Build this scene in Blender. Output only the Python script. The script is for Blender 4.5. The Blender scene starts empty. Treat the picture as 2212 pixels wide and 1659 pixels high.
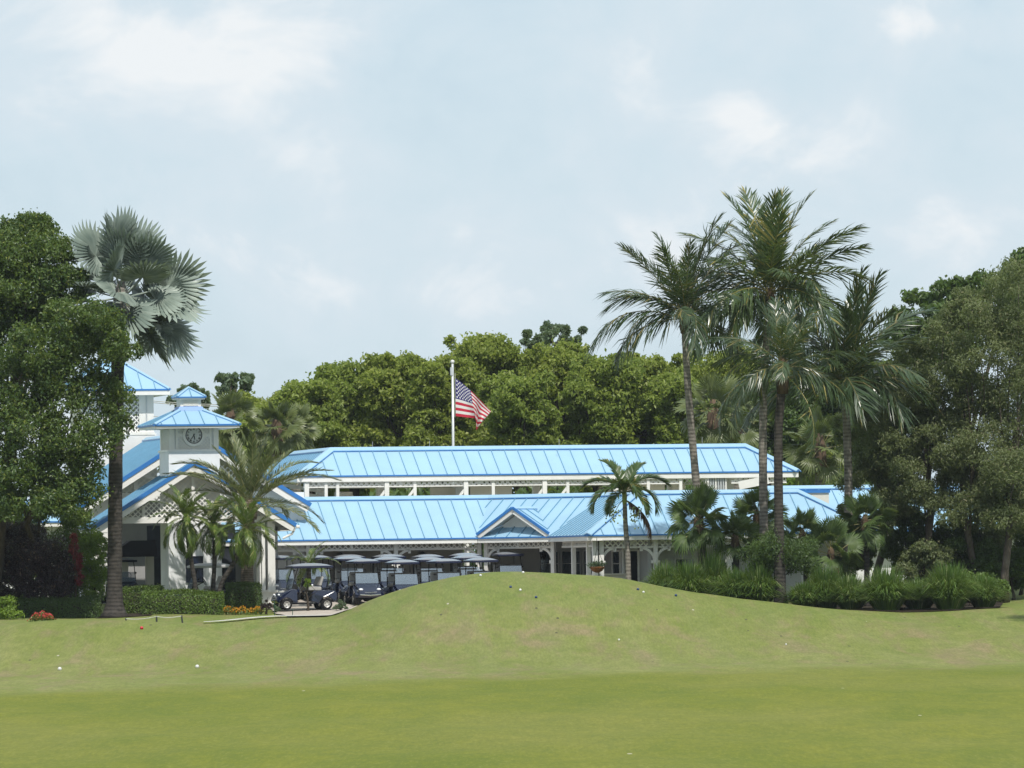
import bpy, math, random
import numpy as np
from mathutils import Vector, Matrix
R = math.radians
V = Vector
random.seed(11)
RNG = np.random.default_rng(7)
scene = bpy.context.scene
COL = scene.collection

# ---------------------------------------------------------------- camera
FOC, HOR, ROLL, EYE = 15000.0, 1240.0, 0.0138, 1.45      # focal length and horizon in units of a 2212 px wide picture
PITCH = math.atan((HOR - 829.5) / FOC)
CAM = V((0, 0, EYE))
_f = V((0, math.cos(PITCH), math.sin(PITCH)))
_u0 = V((0, -math.sin(PITCH), math.cos(PITCH)))
_r0 = V((1, 0, 0))
_r = _r0 * math.cos(ROLL) - _u0 * math.sin(ROLL)
_u = _u0 * math.cos(ROLL) + _r0 * math.sin(ROLL)
cam_d = bpy.data.cameras.new('camera')
cam_d.sensor_width = 36
cam_d.lens = FOC / 2212 * 36
cam_d.clip_start = 1
cam_d.clip_end = 9000
cam = bpy.data.objects.new('camera', cam_d)
COL.objects.link(cam)
cam.matrix_world = Matrix(((_r.x, _u.x, -_f.x, 0), (_r.y, _u.y, -_f.y, 0), (_r.z, _u.z, -_f.z, EYE), (0, 0, 0, 1)))
scene.camera = cam

def at(px, py, Y):
    d = _f + _r * ((px - 1106) / FOC) + _u * ((829.5 - py) / FOC)
    return CAM + d * (Y / d.y)

def proj(p):
    d = V(p) - CAM
    w = d.dot(_f)
    return 1106 + FOC * d.dot(_r) / w, 829.5 - FOC * d.dot(_u) / w

# ---------------------------------------------------------------- sky, sun, exposure
SUN_EL, SUN_AZ = R(56), R(18)        # azimuth measured from straight behind the camera towards its right
sdir = V((math.cos(SUN_EL) * math.sin(SUN_AZ), -math.cos(SUN_EL) * math.cos(SUN_AZ), math.sin(SUN_EL)))
world = bpy.data.worlds.new('World')
scene.world = world
world.use_nodes = True
wt = world.node_tree
for n in list(wt.nodes): wt.nodes.remove(n)

def mth(t, op, a, b=None, clamp=False):
    n = t.nodes.new('ShaderNodeMath'); n.operation = op; n.use_clamp = clamp
    for i, x in enumerate((a, b)):
        if x is None: continue
        if isinstance(x, (int, float)): n.inputs[i].default_value = x
        else: t.links.new(x, n.inputs[i])
    return n.outputs[0]

def ramp(t, fac, stops):
    n = t.nodes.new('ShaderNodeValToRGB')
    e = n.color_ramp.elements
    while len(e) < len(stops): e.new(0.5)
    for el, (p, c) in zip(e, stops):
        el.position = p
        el.color = (c, c, c, 1) if isinstance(c, (int, float)) else (*c, 1)
    t.links.new(fac, n.inputs[0])
    return n.outputs[0]

def noise(t, vec, scale, detail=6, rough=0.55, dist=0.0):
    n = t.nodes.new('ShaderNodeTexNoise')
    n.inputs['Scale'].default_value = scale; n.inputs['Detail'].default_value = detail
    n.inputs['Roughness'].default_value = rough; n.inputs['Distortion'].default_value = dist
    if vec is not None: t.links.new(vec, n.inputs['Vector'])
    return n.outputs['Fac']

def mapping(t, vec, scale=(1, 1, 1), loc=(0, 0, 0), rot=(0, 0, 0)):
    n = t.nodes.new('ShaderNodeMapping')
    n.inputs['Scale'].default_value = scale; n.inputs['Location'].default_value = loc; n.inputs['Rotation'].default_value = rot
    t.links.new(vec, n.inputs['Vector'])
    return n.outputs[0]

def mixc(t, fac, a, b, blend='MIX'):
    n = t.nodes.new('ShaderNodeMix'); n.data_type = 'RGBA'; n.blend_type = blend
    if isinstance(fac, (int, float)): n.inputs[0].default_value = fac
    else: t.links.new(fac, n.inputs[0])
    for i, x in ((6, a), (7, b)):
        if isinstance(x, tuple): n.inputs[i].default_value = (*x, 1)
        else: t.links.new(x, n.inputs[i])
    return n.outputs[2]

tc = wt.nodes.new('ShaderNodeTexCoord')
sky = wt.nodes.new('ShaderNodeTexSky')
sky.sky_type = 'NISHITA'; sky.sun_disc = False
sky.sun_elevation = SUN_EL; sky.sun_rotation = math.pi - SUN_AZ
sky.air_density = 1.0; sky.dust_density = 0.6
bg_sky = wt.nodes.new('ShaderNodeBackground'); bg_sky.inputs[1].default_value = 0.1
wt.links.new(sky.outputs[0], bg_sky.inputs[0])
dirv = tc.outputs['Generated']
m1 = mapping(wt, dirv, (1, 1, 1.55), (0.31, 0.0, 0.173))
big = noise(wt, m1, 17, 7, 0.52, 0.35)
m2 = mapping(wt, dirv, (1, 1, 1.4), (0.07, 0.4, 0.55))
fine = noise(wt, m2, 46, 8, 0.58, 0.5)
fac = mth(wt, 'ADD', mth(wt, 'MULTIPLY', big, 0.66), mth(wt, 'MULTIPLY', fine, 0.34))
sx_ = wt.nodes.new('ShaderNodeSeparateXYZ'); wt.links.new(dirv, sx_.inputs[0])
for (bx, by, rx, ry, k) in ((1600, 270, 90, 120, .10), (1720, 330, 160, 110, .07), (1870, 440, 130, 90, .07), (720, 600, 110, 60, .08), (900, 640, 260, 60, .05), (280, 400, 150, 60, .08), (870, 60, 240, 90, .07), (330, 60, 170, 80, .05), (2050, 50, 220, 70, .08), (520, 540, 130, 50, .05), (2100, 380, 160, 60, -.06), (1000, 400, 500, 90, -.03)):
    c_ = at(bx, by, 1.0) - CAM; c_.normalize()
    ex = mth(wt, 'DIVIDE', mth(wt, 'SUBTRACT', sx_.outputs[0], c_.x), rx / FOC); ez = mth(wt, 'DIVIDE', mth(wt, 'SUBTRACT', sx_.outputs[2], c_.z), ry / FOC)
    q_ = mth(wt, 'ADD', mth(wt, 'MULTIPLY', ex, ex), mth(wt, 'MULTIPLY', ez, ez))
    g_ = mth(wt, 'MULTIPLY', mth(wt, 'EXPONENT', mth(wt, 'MULTIPLY', q_, -1.0)), mth(wt, 'GREATER_THAN', sx_.outputs[1], 0))
    fac = mth(wt, 'ADD', fac, mth(wt, 'MULTIPLY', mth(wt, 'MULTIPLY', g_, mth(wt, 'ADD', mth(wt, 'MULTIPLY', fine, 3.2), -.6)), k * .75))
cov = ramp(wt, fac, [(0.34, 0.78), (0.50, 0.94), (0.60, 1.0)])
ccol = ramp(wt, fac, [(0.37, (0.585, 0.73, 0.845)), (0.47, (0.65, 0.78, 0.87)), (0.55, (0.70, 0.805, 0.88)), (0.64, (0.88, 0.92, 0.945))])
bg_cl = wt.nodes.new('ShaderNodeBackground'); bg_cl.inputs[1].default_value = 0.92
wt.links.new(ccol, bg_cl.inputs[0])
mixs = wt.nodes.new('ShaderNodeMixShader')
wt.links.new(cov, mixs.inputs[0]); wt.links.new(bg_sky.outputs[0], mixs.inputs[1]); wt.links.new(bg_cl.outputs[0], mixs.inputs[2])
wo = wt.nodes.new('ShaderNodeOutputWorld')
wt.links.new(mixs.outputs[0], wo.inputs[0])

sl = bpy.data.lights.new('sun', 'SUN')
sl.energy = 4.2; sl.angle = R(0.6); sl.color = (1.0, 0.955, 0.88)
so = bpy.data.objects.new('sun', sl); COL.objects.link(so)
so.rotation_euler = sdir.to_track_quat('Z', 'Y').to_euler()
so.location = (30, 150, 80)
scene.view_settings.view_transform = 'Standard'
scene.view_settings.look = 'None'
scene.view_settings.gamma = 1
scene.view_settings.use_curve_mapping = False
scene.view_settings.exposure = 0.1
scene.cycles.max_bounces = 12
scene.cycles.diffuse_bounces = 7
scene.cycles.transmission_bounces = 10
scene.cycles.transparent_max_bounces = 8

# ---------------------------------------------------------------- materials
def mat(name, base, rough=0.6, spec=0.5, metal=0.0, var=0.12, vscale=3.0, bump=0.0, bscale=20.0, coat=0.0, tint=None):
    m = bpy.data.materials.new(name); m.use_nodes = True
    t = m.node_tree; b = t.nodes['Principled BSDF']
    b.inputs['Roughness'].default_value = rough
    b.inputs['Metallic'].default_value = metal
    b.inputs['Specular IOR Level'].default_value = spec
    b.inputs['Coat Weight'].default_value = coat
    o = t.nodes.new('ShaderNodeTexCoord').outputs['Object']
    if var:
        f = noise(t, o, vscale, 5, 0.6)
        dark = tint or tuple(c * (1 - var * 2) for c in base)
        c = mixc(t, ramp(t, f, [(0.35, 0.0), (0.68, 1.0)]), dark, tuple(min(1, c * (1 + var * 0.5)) for c in base))
        t.links.new(c, b.inputs['Base Color'])
    else:
        b.inputs['Base Color'].default_value = (*base, 1)
    if bump:
        bn = t.nodes.new('ShaderNodeBump'); bn.inputs['Strength'].default_value = bump; bn.inputs['Distance'].default_value = 0.02
        t.links.new(noise(t, o, bscale, 4), bn.inputs['Height']); t.links.new(bn.outputs[0], b.inputs['Normal'])
    return m

M = {}
M['white'] = mat('white_paint', (0.78, 0.77, 0.74), 0.55, var=0.05, vscale=1.2)
M['cream'] = mat('cream_board', (0.66, 0.63, 0.56), 0.7, var=0.06, vscale=0.8)
M['stucco'] = mat('white_stucco', (0.74, 0.75, 0.76), 0.85, 0.2, var=0.06, vscale=0.9, bump=0.25, bscale=30)
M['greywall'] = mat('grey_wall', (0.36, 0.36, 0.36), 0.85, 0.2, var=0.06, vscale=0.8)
M['roof'] = mat('light_blue_metal', (0.285, 0.455, 0.60), 0.45, 0.5, var=0.035, vscale=0.7)
_rt = M['roof'].node_tree; _oi = _rt.nodes.new('ShaderNodeObjectInfo'); _b = _rt.nodes['Principled BSDF']; _src = _b.inputs['Base Color'].links[0].from_socket
_rt.links.new(mixc(_rt, mth(_rt, 'MULTIPLY', _oi.outputs['Random'], 0.16), _src, (0.20, 0.37, 0.52)), _b.inputs['Base Color'])
_rt.links.new(mth(_rt, 'ADD', mth(_rt, 'MULTIPLY', noise(_rt, _rt.nodes.new('ShaderNodeTexCoord').outputs['Object'], 1.6, 4), 0.25), 0.30), _b.inputs['Roughness'])
M['seam'] = mat('seam_shade_blue', (0.14, 0.30, 0.43), 0.5, 0.4, var=0.05)  # roof blue darkened: the ribs' shaded sides are painted into the colour
M['trim'] = mat('trim_blue_metal', (0.035, 0.18, 0.50), 0.4, 0.5, var=0.05)
M['brace'] = mat('brown_timber', (0.25, 0.2, 0.17), 0.8, var=0.1)
M['steel'] = mat('grey_steel', (0.55, 0.57, 0.58), 0.4, 0.5, 0.3, var=0.05)
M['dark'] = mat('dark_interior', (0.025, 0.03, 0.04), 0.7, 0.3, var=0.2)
M['navyglass'] = mat('navy_shutter', (0.012, 0.02, 0.05), 0.25, 0.6, var=0.1)
M['glass'] = mat('window_glass', (0.03, 0.04, 0.05), 0.06, 0.8, var=0)
M['black'] = mat('black_fabric', (0.012, 0.012, 0.015), 0.9, 0.2, var=0.1)
M['navy'] = mat('navy_cart_paint', (0.004, 0.007, 0.028), 0.16, 0.6, var=0.0, coat=0.7)
M['navyroof'] = mat('navy_cart_roof', (0.008, 0.012, 0.042), 0.3, 0.5, var=0.05)
M['rooftop'] = mat('cart_roof_top', (0.20, 0.215, 0.235), 0.35, 0.5, var=0.05, coat=0.3)
M['greyroof'] = mat('pale_cart_roof', (0.42, 0.43, 0.44), 0.45, 0.5, var=0.05)
M['tyre'] = mat('tyre_rubber', (0.015, 0.015, 0.016), 0.85, 0.2, var=0.1)
M['rim'] = mat('wheel_rim', (0.62, 0.60, 0.56), 0.35, 0.6, 0.2, var=0.05)
M['seat'] = mat('cart_seat_vinyl', (0.30, 0.29, 0.27), 0.5, 0.4, var=0.08)
M['chrome'] = mat('chrome_strip', (0.75, 0.75, 0.75), 0.15, 0.6, 1.0, var=0)
M['lamp'] = mat('headlamp_lens', (0.8, 0.82, 0.85), 0.08, 0.9, var=0)
M['clockface'] = mat('clock_face', (0.62, 0.63, 0.62), 0.5, var=0.03)
M['mulch'] = mat('bark_mulch', (0.05, 0.04, 0.028), 0.95, 0.1, var=0.3, vscale=9, bump=0.6, bscale=18)
M['wood'] = mat('weathered_post', (0.03, 0.035, 0.03), 0.8, var=0.2)
M['rope'] = mat('pale_rope', (0.5, 0.5, 0.45), 0.9, var=0.1)
M['terracotta'] = mat('coir_basket', (0.30, 0.12, 0.04), 0.9, var=0.2, vscale=14)
M['redball'] = mat('red_marker_paint', (0.45, 0.012, 0.03), 0.3, var=0.0)
M['blueball'] = mat('blue_marker_paint', (0.01, 0.035, 0.11), 0.4, var=0.0)
M['whiteball'] = mat('white_marker_paint', (0.62, 0.62, 0.60), 0.35, var=0.05)
M['stake'] = mat('green_stake', (0.01, 0.05, 0.03), 0.6, var=0)
M['yellow'] = mat('yellow_plastic', (0.6, 0.45, 0.03), 0.5, var=0)
M['paving'] = mat('pale_paving', (0.44, 0.39, 0.34), 0.9, 0.2, var=0.12, vscale=2.5, bump=0.2, bscale=12)
M['kerb'] = mat('concrete_kerb', (0.47, 0.46, 0.43), 0.9, 0.2, var=0.1, vscale=2)
M['stone'] = mat('white_stone_cladding', (0.58, 0.57, 0.55), 0.9, 0.2, var=0.16, vscale=5)

def screen_glass():
    m = bpy.data.materials.new('cart_windshield'); m.use_nodes = True
    t = m.node_tree; b = t.nodes['Principled BSDF']
    b.inputs['Base Color'].default_value = (0.25, 0.32, 0.40, 1); b.inputs['Roughness'].default_value = 0.05
    b.inputs['Alpha'].default_value = 0.4
    b.inputs['Specular IOR Level'].default_value = 0.8
    return m
M['screen'] = screen_glass()

def leaf_mat(name, lo, hi, trans=0.3, rough=0.45, nscale=0.35, odd=None, spec=0.4):
    m = bpy.data.materials.new(name); m.use_nodes = True
    t = m.node_tree; b = t.nodes['Principled BSDF']
    at_ = t.nodes.new('ShaderNodeAttribute'); at_.attribute_name = 'rnd'
    o = t.nodes.new('ShaderNodeTexCoord').outputs['Object']
    f = noise(t, o, nscale, 3, 0.6)
    k = mth(t, 'ADD', mth(t, 'MULTIPLY', at_.outputs['Fac'], 0.38), mth(t, 'MULTIPLY', f, 1.0))
    c = ramp(t, k, [(0.35, lo), (0.95, hi)])
    if odd:
        c = mixc(t, mth(t, 'GREATER_THAN', at_.outputs['Fac'], 0.93), c, odd)
    t.links.new(c, b.inputs['Base Color'])
    b.inputs['Roughness'].default_value = rough
    b.inputs['Specular IOR Level'].default_value = spec
    tr = t.nodes.new('ShaderNodeBsdfTranslucent')
    t.links.new(mixc(t, 0.5, c, (0.30, 0.40, 0.06)), tr.inputs[0])
    mx = t.nodes.new('ShaderNodeMixShader'); mx.inputs[0].default_value = trans
    t.links.new(b.outputs[0], mx.inputs[1]); t.links.new(tr.outputs[0], mx.inputs[2])
    t.links.new(mx.outputs[0], t.nodes['Material Output'].inputs[0])
    return m

M['lf_forest'] = leaf_mat('forest_leaf', (0.135, 0.185, 0.03), (0.31, 0.36, 0.065), 0.5, odd=(0.38, 0.41, 0.10))
M['lf_forest_b'] = leaf_mat('forest_leaf_deep', (0.115, 0.175, 0.032), (0.27, 0.33, 0.06), 0.5, odd=(0.30, 0.34, 0.08))
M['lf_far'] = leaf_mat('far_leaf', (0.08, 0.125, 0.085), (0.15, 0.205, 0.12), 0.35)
M['lf_dark'] = leaf_mat('glossy_dark_leaf', (0.02, 0.055, 0.018), (0.115, 0.17, 0.035), 0.34, 0.42, 0.9, odd=(0.17, 0.2, 0.04), spec=0.4)
M['lf_olive'] = leaf_mat('olive_grey_leaf', (0.075, 0.102, 0.045), (0.205, 0.235, 0.11), 0.38, 0.5, 0.7, odd=(0.21, 0.2, 0.11), spec=0.3)
M['lf_dkgreen'] = leaf_mat('dense_green_leaf', (0.02, 0.045, 0.014), (0.09, 0.15, 0.035), 0.32)
M['lf_hedge'] = leaf_mat('hedge_leaf', (0.03, 0.06, 0.008), (0.125, 0.20, 0.03), 0.25, 0.4, 1.5)
M['lf_lime'] = leaf_mat('lime_leaf', (0.06, 0.12, 0.01), (0.2, 0.3, 0.03), 0.3, 0.4, 1.5)
M['lf_burg'] = leaf_mat('burgundy_leaf', (0.012, 0.005, 0.012), (0.045, 0.018, 0.03), 0.15, 0.3, 1.5, odd=(0.16, 0.10, 0.07))
M['lf_red'] = leaf_mat('red_leaf', (0.08, 0.006, 0.015), (0.28, 0.02, 0.035), 0.25, 0.4, 1.5)
M['fl_orange'] = leaf_mat('orange_petal', (0.35, 0.12, 0.005), (0.7, 0.32, 0.01), 0.3, 0.6, 3)
M['fl_red'] = leaf_mat('red_petal', (0.35, 0.02, 0.03), (0.65, 0.06, 0.08), 0.3, 0.6, 3)
M['fl_white'] = leaf_mat('white_petal', (0.5, 0.5, 0.45), (0.75, 0.75, 0.68), 0.3, 0.6, 3)
M['silver'] = leaf_mat('silver_palm_leaf', (0.10, 0.14, 0.12), (0.27, 0.32, 0.275), 0.06, 0.4, 1.0, spec=0.5)
M['coco'] = leaf_mat('coconut_leaf', (0.022, 0.05, 0.018), (0.085, 0.125, 0.045), 0.22, 0.3, 0.6, odd=(0.28, 0.24, 0.07), spec=0.6)
M['coco_dk'] = leaf_mat('dark_coconut_leaf', (0.016, 0.038, 0.018), (0.06, 0.095, 0.038), 0.2, 0.32, 0.6, odd=(0.2, 0.17, 0.06), spec=0.6)
M['date'] = leaf_mat('date_palm_leaf', (0.06, 0.085, 0.035), (0.19, 0.215, 0.095), 0.2, 0.4, 0.8, odd=(0.33, 0.30, 0.13))
M['pygmy'] = leaf_mat('pygmy_palm_leaf', (0.03, 0.065, 0.010), (0.125, 0.19, 0.025), 0.25, 0.28, 1.0, odd=(0.3, 0.3, 0.10), spec=0.7)
M['adon'] = leaf_mat('slender_palm_leaf', (0.02, 0.05, 0.012), (0.08, 0.13, 0.03), 0.25, 0.35, 1.0, odd=(0.26, 0.22, 0.06), spec=0.6)
M['fan'] = leaf_mat('fan_palm_leaf', (0.025, 0.055, 0.016), (0.105, 0.155, 0.045), 0.25, 0.45, 0.8, odd=(0.33, 0.30, 0.13), spec=0.3)
M['sabal'] = leaf_mat('pale_fan_palm_leaf', (0.05, 0.075, 0.025), (0.14, 0.165, 0.055), 0.2, 0.4, 0.8, odd=(0.28, 0.26, 0.12))
M['deadleaf'] = leaf_mat('dead_frond', (0.06, 0.028, 0.022), (0.17, 0.09, 0.06), 0.15, 0.7, 1.0)
M['reed'] = leaf_mat('fountain_grass_blade', (0.035, 0.085, 0.016), (0.14, 0.23, 0.05), 0.35, 0.4, 0.9, odd=(0.32, 0.36, 0.16))
M['fruit'] = mat('green_fruit', (0.30, 0.36, 0.12), 0.5, var=0.1)

def bark_mat(name, a, b, ring=0.0, rough=0.9):
    m = bpy.data.materials.new(name); m.use_nodes = True
    t = m.node_tree; p = t.nodes['Principled BSDF']; p.inputs['Roughness'].default_value = rough
    p.inputs['Specular IOR Level'].default_value = 0.2
    o = t.nodes.new('ShaderNodeTexCoord').outputs['Object']
    f = noise(t, mapping(t, o, (1, 1, 0.45 if not ring else 1.4)), 4.5, 6, 0.65)
    if ring:
        w = t.nodes.new('ShaderNodeTexWave'); w.wave_type = 'BANDS'; w.bands_direction = 'Z'
        w.inputs['Scale'].default_value = ring; w.inputs['Distortion'].default_value = 1.2; w.inputs['Detail'].default_value = 3
        t.links.new(o, w.inputs['Vector'])
        f = mth(t, 'ADD', mth(t, 'MULTIPLY', f, 0.82), mth(t, 'MULTIPLY', w.outputs['Fac'], 0.18))
    t.links.new(ramp(t, f, [(0.3, a), (0.7, b)]), p.inputs['Base Color'])
    bn = t.nodes.new('ShaderNodeBump'); bn.inputs['Strength'].default_value = 0.7; bn.inputs['Distance'].default_value = 0.05
    t.links.new(f, bn.inputs['Height']); t.links.new(bn.outputs[0], p.inputs['Normal'])
    return m
M['bark'] = bark_mat('grey_brown_bark', (0.045, 0.035, 0.028), (0.16, 0.135, 0.11))
M['bark_dk'] = bark_mat('dark_bark', (0.025, 0.02, 0.016), (0.09, 0.072, 0.055))
M['palmbark'] = bark_mat('ringed_palm_bark', (0.09, 0.08, 0.07), (0.27, 0.245, 0.215), 2.2)
M['palmbark_dk'] = bark_mat('dark_palm_bark', (0.022, 0.02, 0.018), (0.075, 0.066, 0.058), 2.2)
M['datebark'] = bark_mat('date_palm_bark', (0.05, 0.04, 0.03), (0.2, 0.16, 0.12), 3.5)
M['fibre'] = bark_mat('palm_fibre', (0.035, 0.022, 0.014), (0.12, 0.085, 0.05))
M['redfibre'] = bark_mat('reddish_palm_skirt', (0.045, 0.032, 0.022), (0.14, 0.095, 0.065))

# ---------------------------------------------------------------- mesh helpers
def wroot(o):
    p = V((0, 0, 0))
    while o is not None:
        p = p + o.location; o = o.parent
    return p

def tag(o, label=None, cat=None, group=None, kind=None):
    if label: o['label'] = label
    if cat: o['category'] = cat
    if group: o['group'] = group
    if kind: o['kind'] = kind
    return o

def empty(name, loc, label, cat, group=None):
    o = bpy.data.objects.new(name, None); COL.objects.link(o)
    o.location = loc; o.empty_display_size = 0.3
    return tag(o, label, cat, group)

class MB:
    def __init__(s): s.v, s.f, s.m = [], [], []
    def add(s, verts, faces, m=0):
        k = len(s.v); s.v += [V(p) for p in verts]
        s.f += [tuple(i + k for i in f) for f in faces]; s.m += [m] * len(faces)
    def hexa(s, b4, t4, m=0):
        s.add(list(b4) + list(t4), [(3, 2, 1, 0), (4, 5, 6, 7), (0, 1, 5, 4), (1, 2, 6, 5), (2, 3, 7, 6), (3, 0, 4, 7)], m)
    def box(s, fr, s0, s1, t0, t1, z0, z1, m=0):
        q = [(s0, t0), (s1, t0), (s1, t1), (s0, t1)]
        s.hexa([fr.pt(a, b, z0) for a, b in q], [fr.pt(a, b, z1) for a, b in q], m)
    def beam(s, p0, p1, w, h, up=V((0, 0, 1)), m=0):
        p0, p1 = V(p0), V(p1); d = (p1 - p0).normalized()
        if abs(d.dot(up)) > .98: up = V((0, 1, 0))
        a = d.cross(up).normalized() * (w / 2); b = a.cross(d).normalized() * (h / 2)
        s.hexa([p0 - a - b, p0 + a - b, p0 + a + b, p0 - a + b], [p1 - a - b, p1 + a - b, p1 + a + b, p1 - a + b], m)
    def prism(s, poly, ext, m=0):
        n = len(poly); a = [V(p) for p in poly]; b = [p + V(ext) for p in a]
        s.add(a + b, [tuple(range(n - 1, -1, -1)), tuple(range(n, 2 * n))] + [(i, (i + 1) % n, n + (i + 1) % n, n + i) for i in range(n)], m)
    def tube(s, pts, rad, n=8, m=0, cap=True):
        pts = [V(p) for p in pts]
        if isinstance(rad, (int, float)): rad = [rad] * len(pts)
        vs = []; fs = []
        for i, p in enumerate(pts):
            d = (pts[min(i + 1, len(pts) - 1)] - pts[max(i - 1, 0)]).normalized()
            ref = V((0, 1, 0)) if abs(d.y) < .9 else V((1, 0, 0))
            a = d.cross(ref).normalized(); b = d.cross(a)
            for k in range(n):
                an = 2 * math.pi * k / n
                vs.append(p + (a * math.cos(an) + b * math.sin(an)) * rad[i])
        for i in range(len(pts) - 1):
            for k in range(n):
                fs.append((i * n + k, i * n + (k + 1) % n, (i + 1) * n + (k + 1) % n, (i + 1) * n + k))
        if cap:
            fs.append(tuple(range(n - 1, -1, -1))); fs.append(tuple((len(pts) - 1) * n + k for k in range(n)))
        s.add(vs, fs, m)
    def ball(s, c, r, nu=12, nv=8, m=0, sc=(1, 1, 1)):
        c = V(c); vs = [c + V((0, 0, r * sc[2]))]
        for j in range(1, nv):
            th = math.pi * j / nv
            for i in range(nu):
                ph = 2 * math.pi * i / nu
                vs.append(c + V((r * sc[0] * math.sin(th) * math.cos(ph), r * sc[1] * math.sin(th) * math.sin(ph), r * sc[2] * math.cos(th))))
        vs.append(c - V((0, 0, r * sc[2]))); fs = []
        for i in range(nu):
            fs.append((0, 1 + i, 1 + (i + 1) % nu)); fs.append((len(vs) - 1, 1 + (nv - 2) * nu + (i + 1) % nu, 1 + (nv - 2) * nu + i))
        for j in range(nv - 2):
            for i in range(nu):
                a = 1 + j * nu + i; b = 1 + j * nu + (i + 1) % nu
                fs.append((a, a + nu, b + nu, b))
        s.add(vs, fs, m)
    def build(s, name, mats, parent=None, smooth=False, bevel=0.0, **kw):
        if not isinstance(mats, (list, tuple)): mats = [mats]
        o0 = wroot(parent)
        me = bpy.data.meshes.new(name)
        me.from_pydata([tuple(p - o0) for p in s.v], [], s.f)
        for m_ in mats: me.materials.append(m_)
        me.polygons.foreach_set('material_index', s.m)
        if smooth: me.polygons.foreach_set('use_smooth', [True] * len(me.polygons))
        o = bpy.data.objects.new(name, me); COL.objects.link(o)
        if parent is not None: o.parent = parent
        if bevel:
            b = o.modifiers.new('bevel', 'BEVEL'); b.width = bevel; b.segments = 2; b.limit_method = 'ANGLE'; b.angle_limit = R(40)
        return tag(o, **kw)

class Frame:
    """local directions of a building: s along the front, t away from the viewer, z up"""
    def __init__(s, o, ang):
        s.o = V((o[0], o[1], 0)); s.e = V((math.cos(ang), math.sin(ang), 0)); s.b = V((-math.sin(ang), math.cos(ang), 0))
    def pt(s, a, t, z): return s.o + s.e * a + s.b * t + V((0, 0, z))

def along(P, d, px, lo=-60, hi=60):
    """distance along direction d from P at which the point shows at picture column px"""
    for _ in range(60):
        mid = (lo + hi) / 2
        if proj(P + d * mid)[0] < px: lo = mid
        else: hi = mid
    return (lo + hi) / 2

def clip(poly, s_of, lim, keep_less):
    out = []
    for i, p in enumerate(poly):
        q = poly[(i + 1) % len(poly)]
        a, b = s_of(p) - lim, s_of(q) - lim
        if not keep_less: a, b = -a, -b
        if a <= 0: out.append(p)
        if (a < 0 < b) or (b < 0 < a): out.append(p + (q - p) * (a / (a - b)))
    return out

def facet(parent, poly, w, s_off=0.0, seam=True, thick=0.03):
    """standing seam metal sheet: every tray a roof_panel, every standing rib a seam"""
    poly = [V(p) for p in poly]
    n = V((0, 0, 0))
    for i in range(len(poly)): n += (poly[i] - poly[0]).cross(poly[(i + 1) % len(poly)] - poly[0])
    n.normalize()
    if n.z < 0: n = -n; poly.reverse()
    u = V((0, 0, 1)).cross(n).normalized(); v = n.cross(u)
    o = poly[0]; sf = lambda p: (p - o).dot(u)
    smin, smax = min(map(sf, poly)), max(map(sf, poly))
    k = math.floor((smin - s_off) / w)
    while s_off + k * w < smax - 1e-4:
        a, b = s_off + k * w, s_off + (k + 1) * w
        pc = clip(clip(poly, sf, b, True), sf, a, False)
        k += 1
        if len(pc) < 3: continue
        mb = MB(); mb.prism([p + n * 0.001 for p in pc], n * thick); mb.build('roof_panel', M['roof'], parent)
        if seam and a > smin + 0.05:
            vs = []
            for i, p in enumerate(poly):
                q = poly[(i + 1) % len(poly)]; x, y = sf(p) - a, sf(q) - a
                if (x <= 0) != (y <= 0): vs.append(p + (q - p) * (x / (x - y)))
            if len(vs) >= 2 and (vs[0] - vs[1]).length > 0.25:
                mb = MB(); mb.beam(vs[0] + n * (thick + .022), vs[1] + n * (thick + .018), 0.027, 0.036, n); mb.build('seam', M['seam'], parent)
    return n

def cap(parent, p0, p1, w=0.2, name='ridge_cap', lift=0.1):
    p0, p1 = V(p0), V(p1); d = (p1 - p0).normalized(); a = d.cross(V((0, 0, 1))).normalized() * w; up = V((0, 0, 1))
    tl = .62 if abs(d.z) < .1 else .42
    mb = MB(); q = [V((0, 0, lift * .6)) + a - up * (w * tl - .06), up * (.06 + lift * .6), V((0, 0, lift * .6)) - a - up * (w * tl - .06)]
    mb.prism([p0 + x for x in (q[0], q[1], q[2], q[2] - up * .03, q[1] - up * .03, q[0] - up * .03)], p1 - p0); mb.build(name, M['roof'], parent)
    mb = MB(); q = [x - up * .03 for x in q]; mb.prism([p0 + x for x in (q[0] + a * .04, q[1] - up * .005, q[2] - a * .04, q[2] - a * .04 - up * .03, q[1] - up * .035, q[0] + a * .04 - up * .03)], p1 - p0); mb.build('cap_flashing', M['trim'], parent)

def lattice(parent, fr, poly2, t, step=0.17, wd=0.045, name='lattice_panel', axis='front'):
    """diagonal slats clipped to a polygon in the (s,z) plane of a frame"""
    mb = MB(); poly = [V((a, z, 0)) for a, z in poly2]
    for sg in (1, -1):
        f = lambda p: (p.x + sg * p.y) * .7071
        lo, hi = min(map(f, poly)), max(map(f, poly)); c = lo + step * .4
        while c < hi:
            pc = clip(clip(poly, f, c + wd / 2, True), f, c - wd / 2, False)
            if len(pc) >= 3:
                tt = t + (0 if sg > 0 else .013)
                P = [fr.pt(p.x, tt, p.y) if axis == 'front' else fr.pt(tt, p.x, p.y) for p in pc]
                mb.prism(P, (fr.b if axis == 'front' else fr.e) * .012)
            c += step
    return mb.build(name, M['white'], parent, kind='stuff')

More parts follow.
